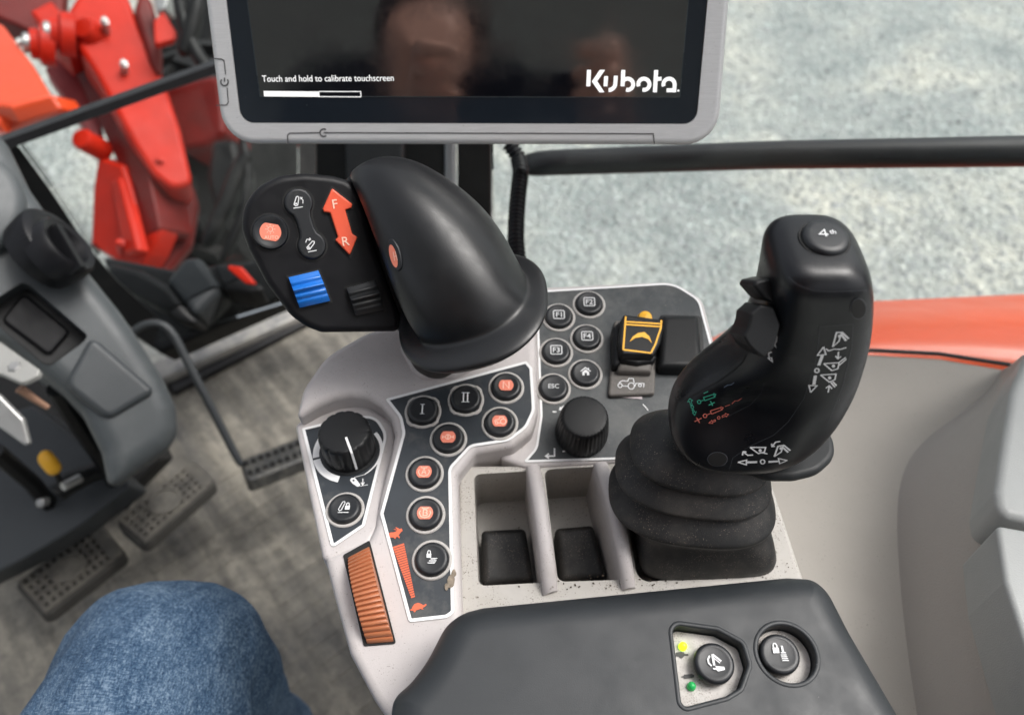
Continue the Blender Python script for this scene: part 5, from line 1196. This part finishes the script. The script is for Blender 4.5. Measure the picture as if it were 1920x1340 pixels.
# jacket over torso and sleeves
b = B()
b.tube([V(p) for p in ((-.325, -.27, .62), (-.31, -.28, .72), (-.28, -.29, .84), (-.24, -.295, .95), (-.21, -.30, 1.04), (-.19, -.297, 1.12), (-.178, -.29, 1.165))], [.15, .158, .160, .162, .160, .12, .068], 24)
for q in (((-.12, -.30, 1.07), (-.03, -.30, 1.06), (.05, -.30, .98), (.12, -.30, .90), HP(.150, -.14, -.20), HP(.14, -.09, -.10), HP(.126, -.068, -.070)), ((-.28, -.30, 1.07), (-.37, -.30, 1.06), (-.42, -.27, .98), (-.46, -.24, .90), HP(-.30, -.14, -.17), HP(-.15, -.09, -.10), HP(-.126, -.068, -.070))):
    b.tube([V(p) for p in q], [.085, .078, .068, .062, .054, .048, .040], 18)
b.build('jacket', m_jacket, person, sub=1, ang=180)
b = B(); b.lathe(V((-.16, -.285, 1.385)), V((0, -.25, 1)), RT, [(.088, -.05), (.098, -.01), (.094, .04), (.070, .075), (.03, .09), (0, .092)], 28); b.build('hair', m_hair, person, sub=1, ang=180)
ph = thing('smartphone', PHO, 'black smartphone held up just behind the viewpoint', 'phone')
b = B(); PPh = Pl(PHO, FW); b.prism(PPh, fillet([(-.078, -.036), (.078, -.036), (.078, .036), (-.078, .036)], .008), -.008, .0, .002); b.build('case', m_black, ph)
# operator seat behind
seat = thing('operator_seat', V((-.25, -.35, .30)), 'black fabric operator seat with tall backrest behind the viewpoint', 'seat')
PSt = Pl(V((-.25, -.52, 1.0)), V((0, 1, .12)))
b = B(); b.prism(PSt, fillet([(-.27, -.55), (.27, -.55), (.25, .55), (-.25, .55)], .1), -.1, 0, .04, 4); b.build('backrest', m_seat, seat, ang=60)
PSs = Pl(V((-.25, -.25, .50)), V((0, 0, 1)))
b = B(); b.prism(PSs, fillet([(-.26, -.26), (.26, -.26), (.26, .24), (-.26, .24)], .08), -.1, 0, .03, 4); b.build('cushion', m_seat, seat, ang=60)

rf = thing('roof_light_blocker', V((-.1, -.5, 1.75)), 'unseen pale grey roof piece added above and behind the seat to block light', 'roof')
PRf = Pl(V((-.1, -.80, 1.78)), V((0, 0, 1)))  # unseen partial roof, added and sized to block overhead light and localize reflections
b = B(); b.prism(PRf, fillet([(-.95, -.75), (.85, -.75), (.85, .62), (-.95, .62)], .1), 0, .08, .02); b.build('lining', mat('roof_lining', (.30, .30, .29), .8), rf)
# ================================================================== LIGHT, CAMERA
cam = bpy.data.cameras.new('camera'); co = bpy.data.objects.new('camera', cam); COL.objects.link(co)
co.location = CAM; co.rotation_euler = (R(90)-PITCH, 0, 0)
cam.sensor_width = 36; cam.sensor_fit = 'HORIZONTAL'; cam.lens = FPX/1920*36; cam.clip_start = .01; cam.clip_end = 400
cam.dof.use_dof = True; cam.dof.focus_distance = .38; cam.dof.aperture_fstop = 8
sc.camera = co
EL, AZ = R(60), R(80)    # sun: high, from ahead and to the right
sd_ = V((math.cos(EL)*math.sin(AZ), math.cos(EL)*math.cos(AZ), math.sin(EL)))
sn = bpy.data.lights.new('sun', 'SUN'); sn.energy = 1.1; sn.angle = R(28); sn.color = (1, .97, .93)
so_ = bpy.data.objects.new('sun', sn); COL.objects.link(so_); so_.rotation_euler = (-sd_).to_track_quat('-Z', 'Y').to_euler()
w = bpy.data.worlds.new('World'); sc.world = w; w.use_nodes = True; nt = w.node_tree
bg = nt.nodes['Background']; sky = nt.nodes.new('ShaderNodeTexSky'); sky.sky_type = 'NISHITA'; sky.sun_disc = False
sky.sun_elevation = EL; sky.sun_rotation = AZ; sky.air_density = 1.0; sky.dust_density = 6.0; sky.ozone_density = 1.0
hs = nt.nodes.new('ShaderNodeHueSaturation'); hs.inputs['Saturation'].default_value = .28
nt.links.new(sky.outputs[0], hs.inputs['Color']); nt.links.new(hs.outputs[0], bg.inputs[0]); bg.inputs[1].default_value = .12
vs_ = sc.view_settings; vs_.view_transform = 'Standard'; vs_.look = 'None'; vs_.exposure = 1.0; vs_.gamma = 1; vs_.use_curve_mapping = False
sc.cycles.max_bounces = 8; sc.cycles.transparent_max_bounces = 12; sc.cycles.use_denoising = True
for o in bpy.data.objects:
    if '_base' in o: del o['_base']
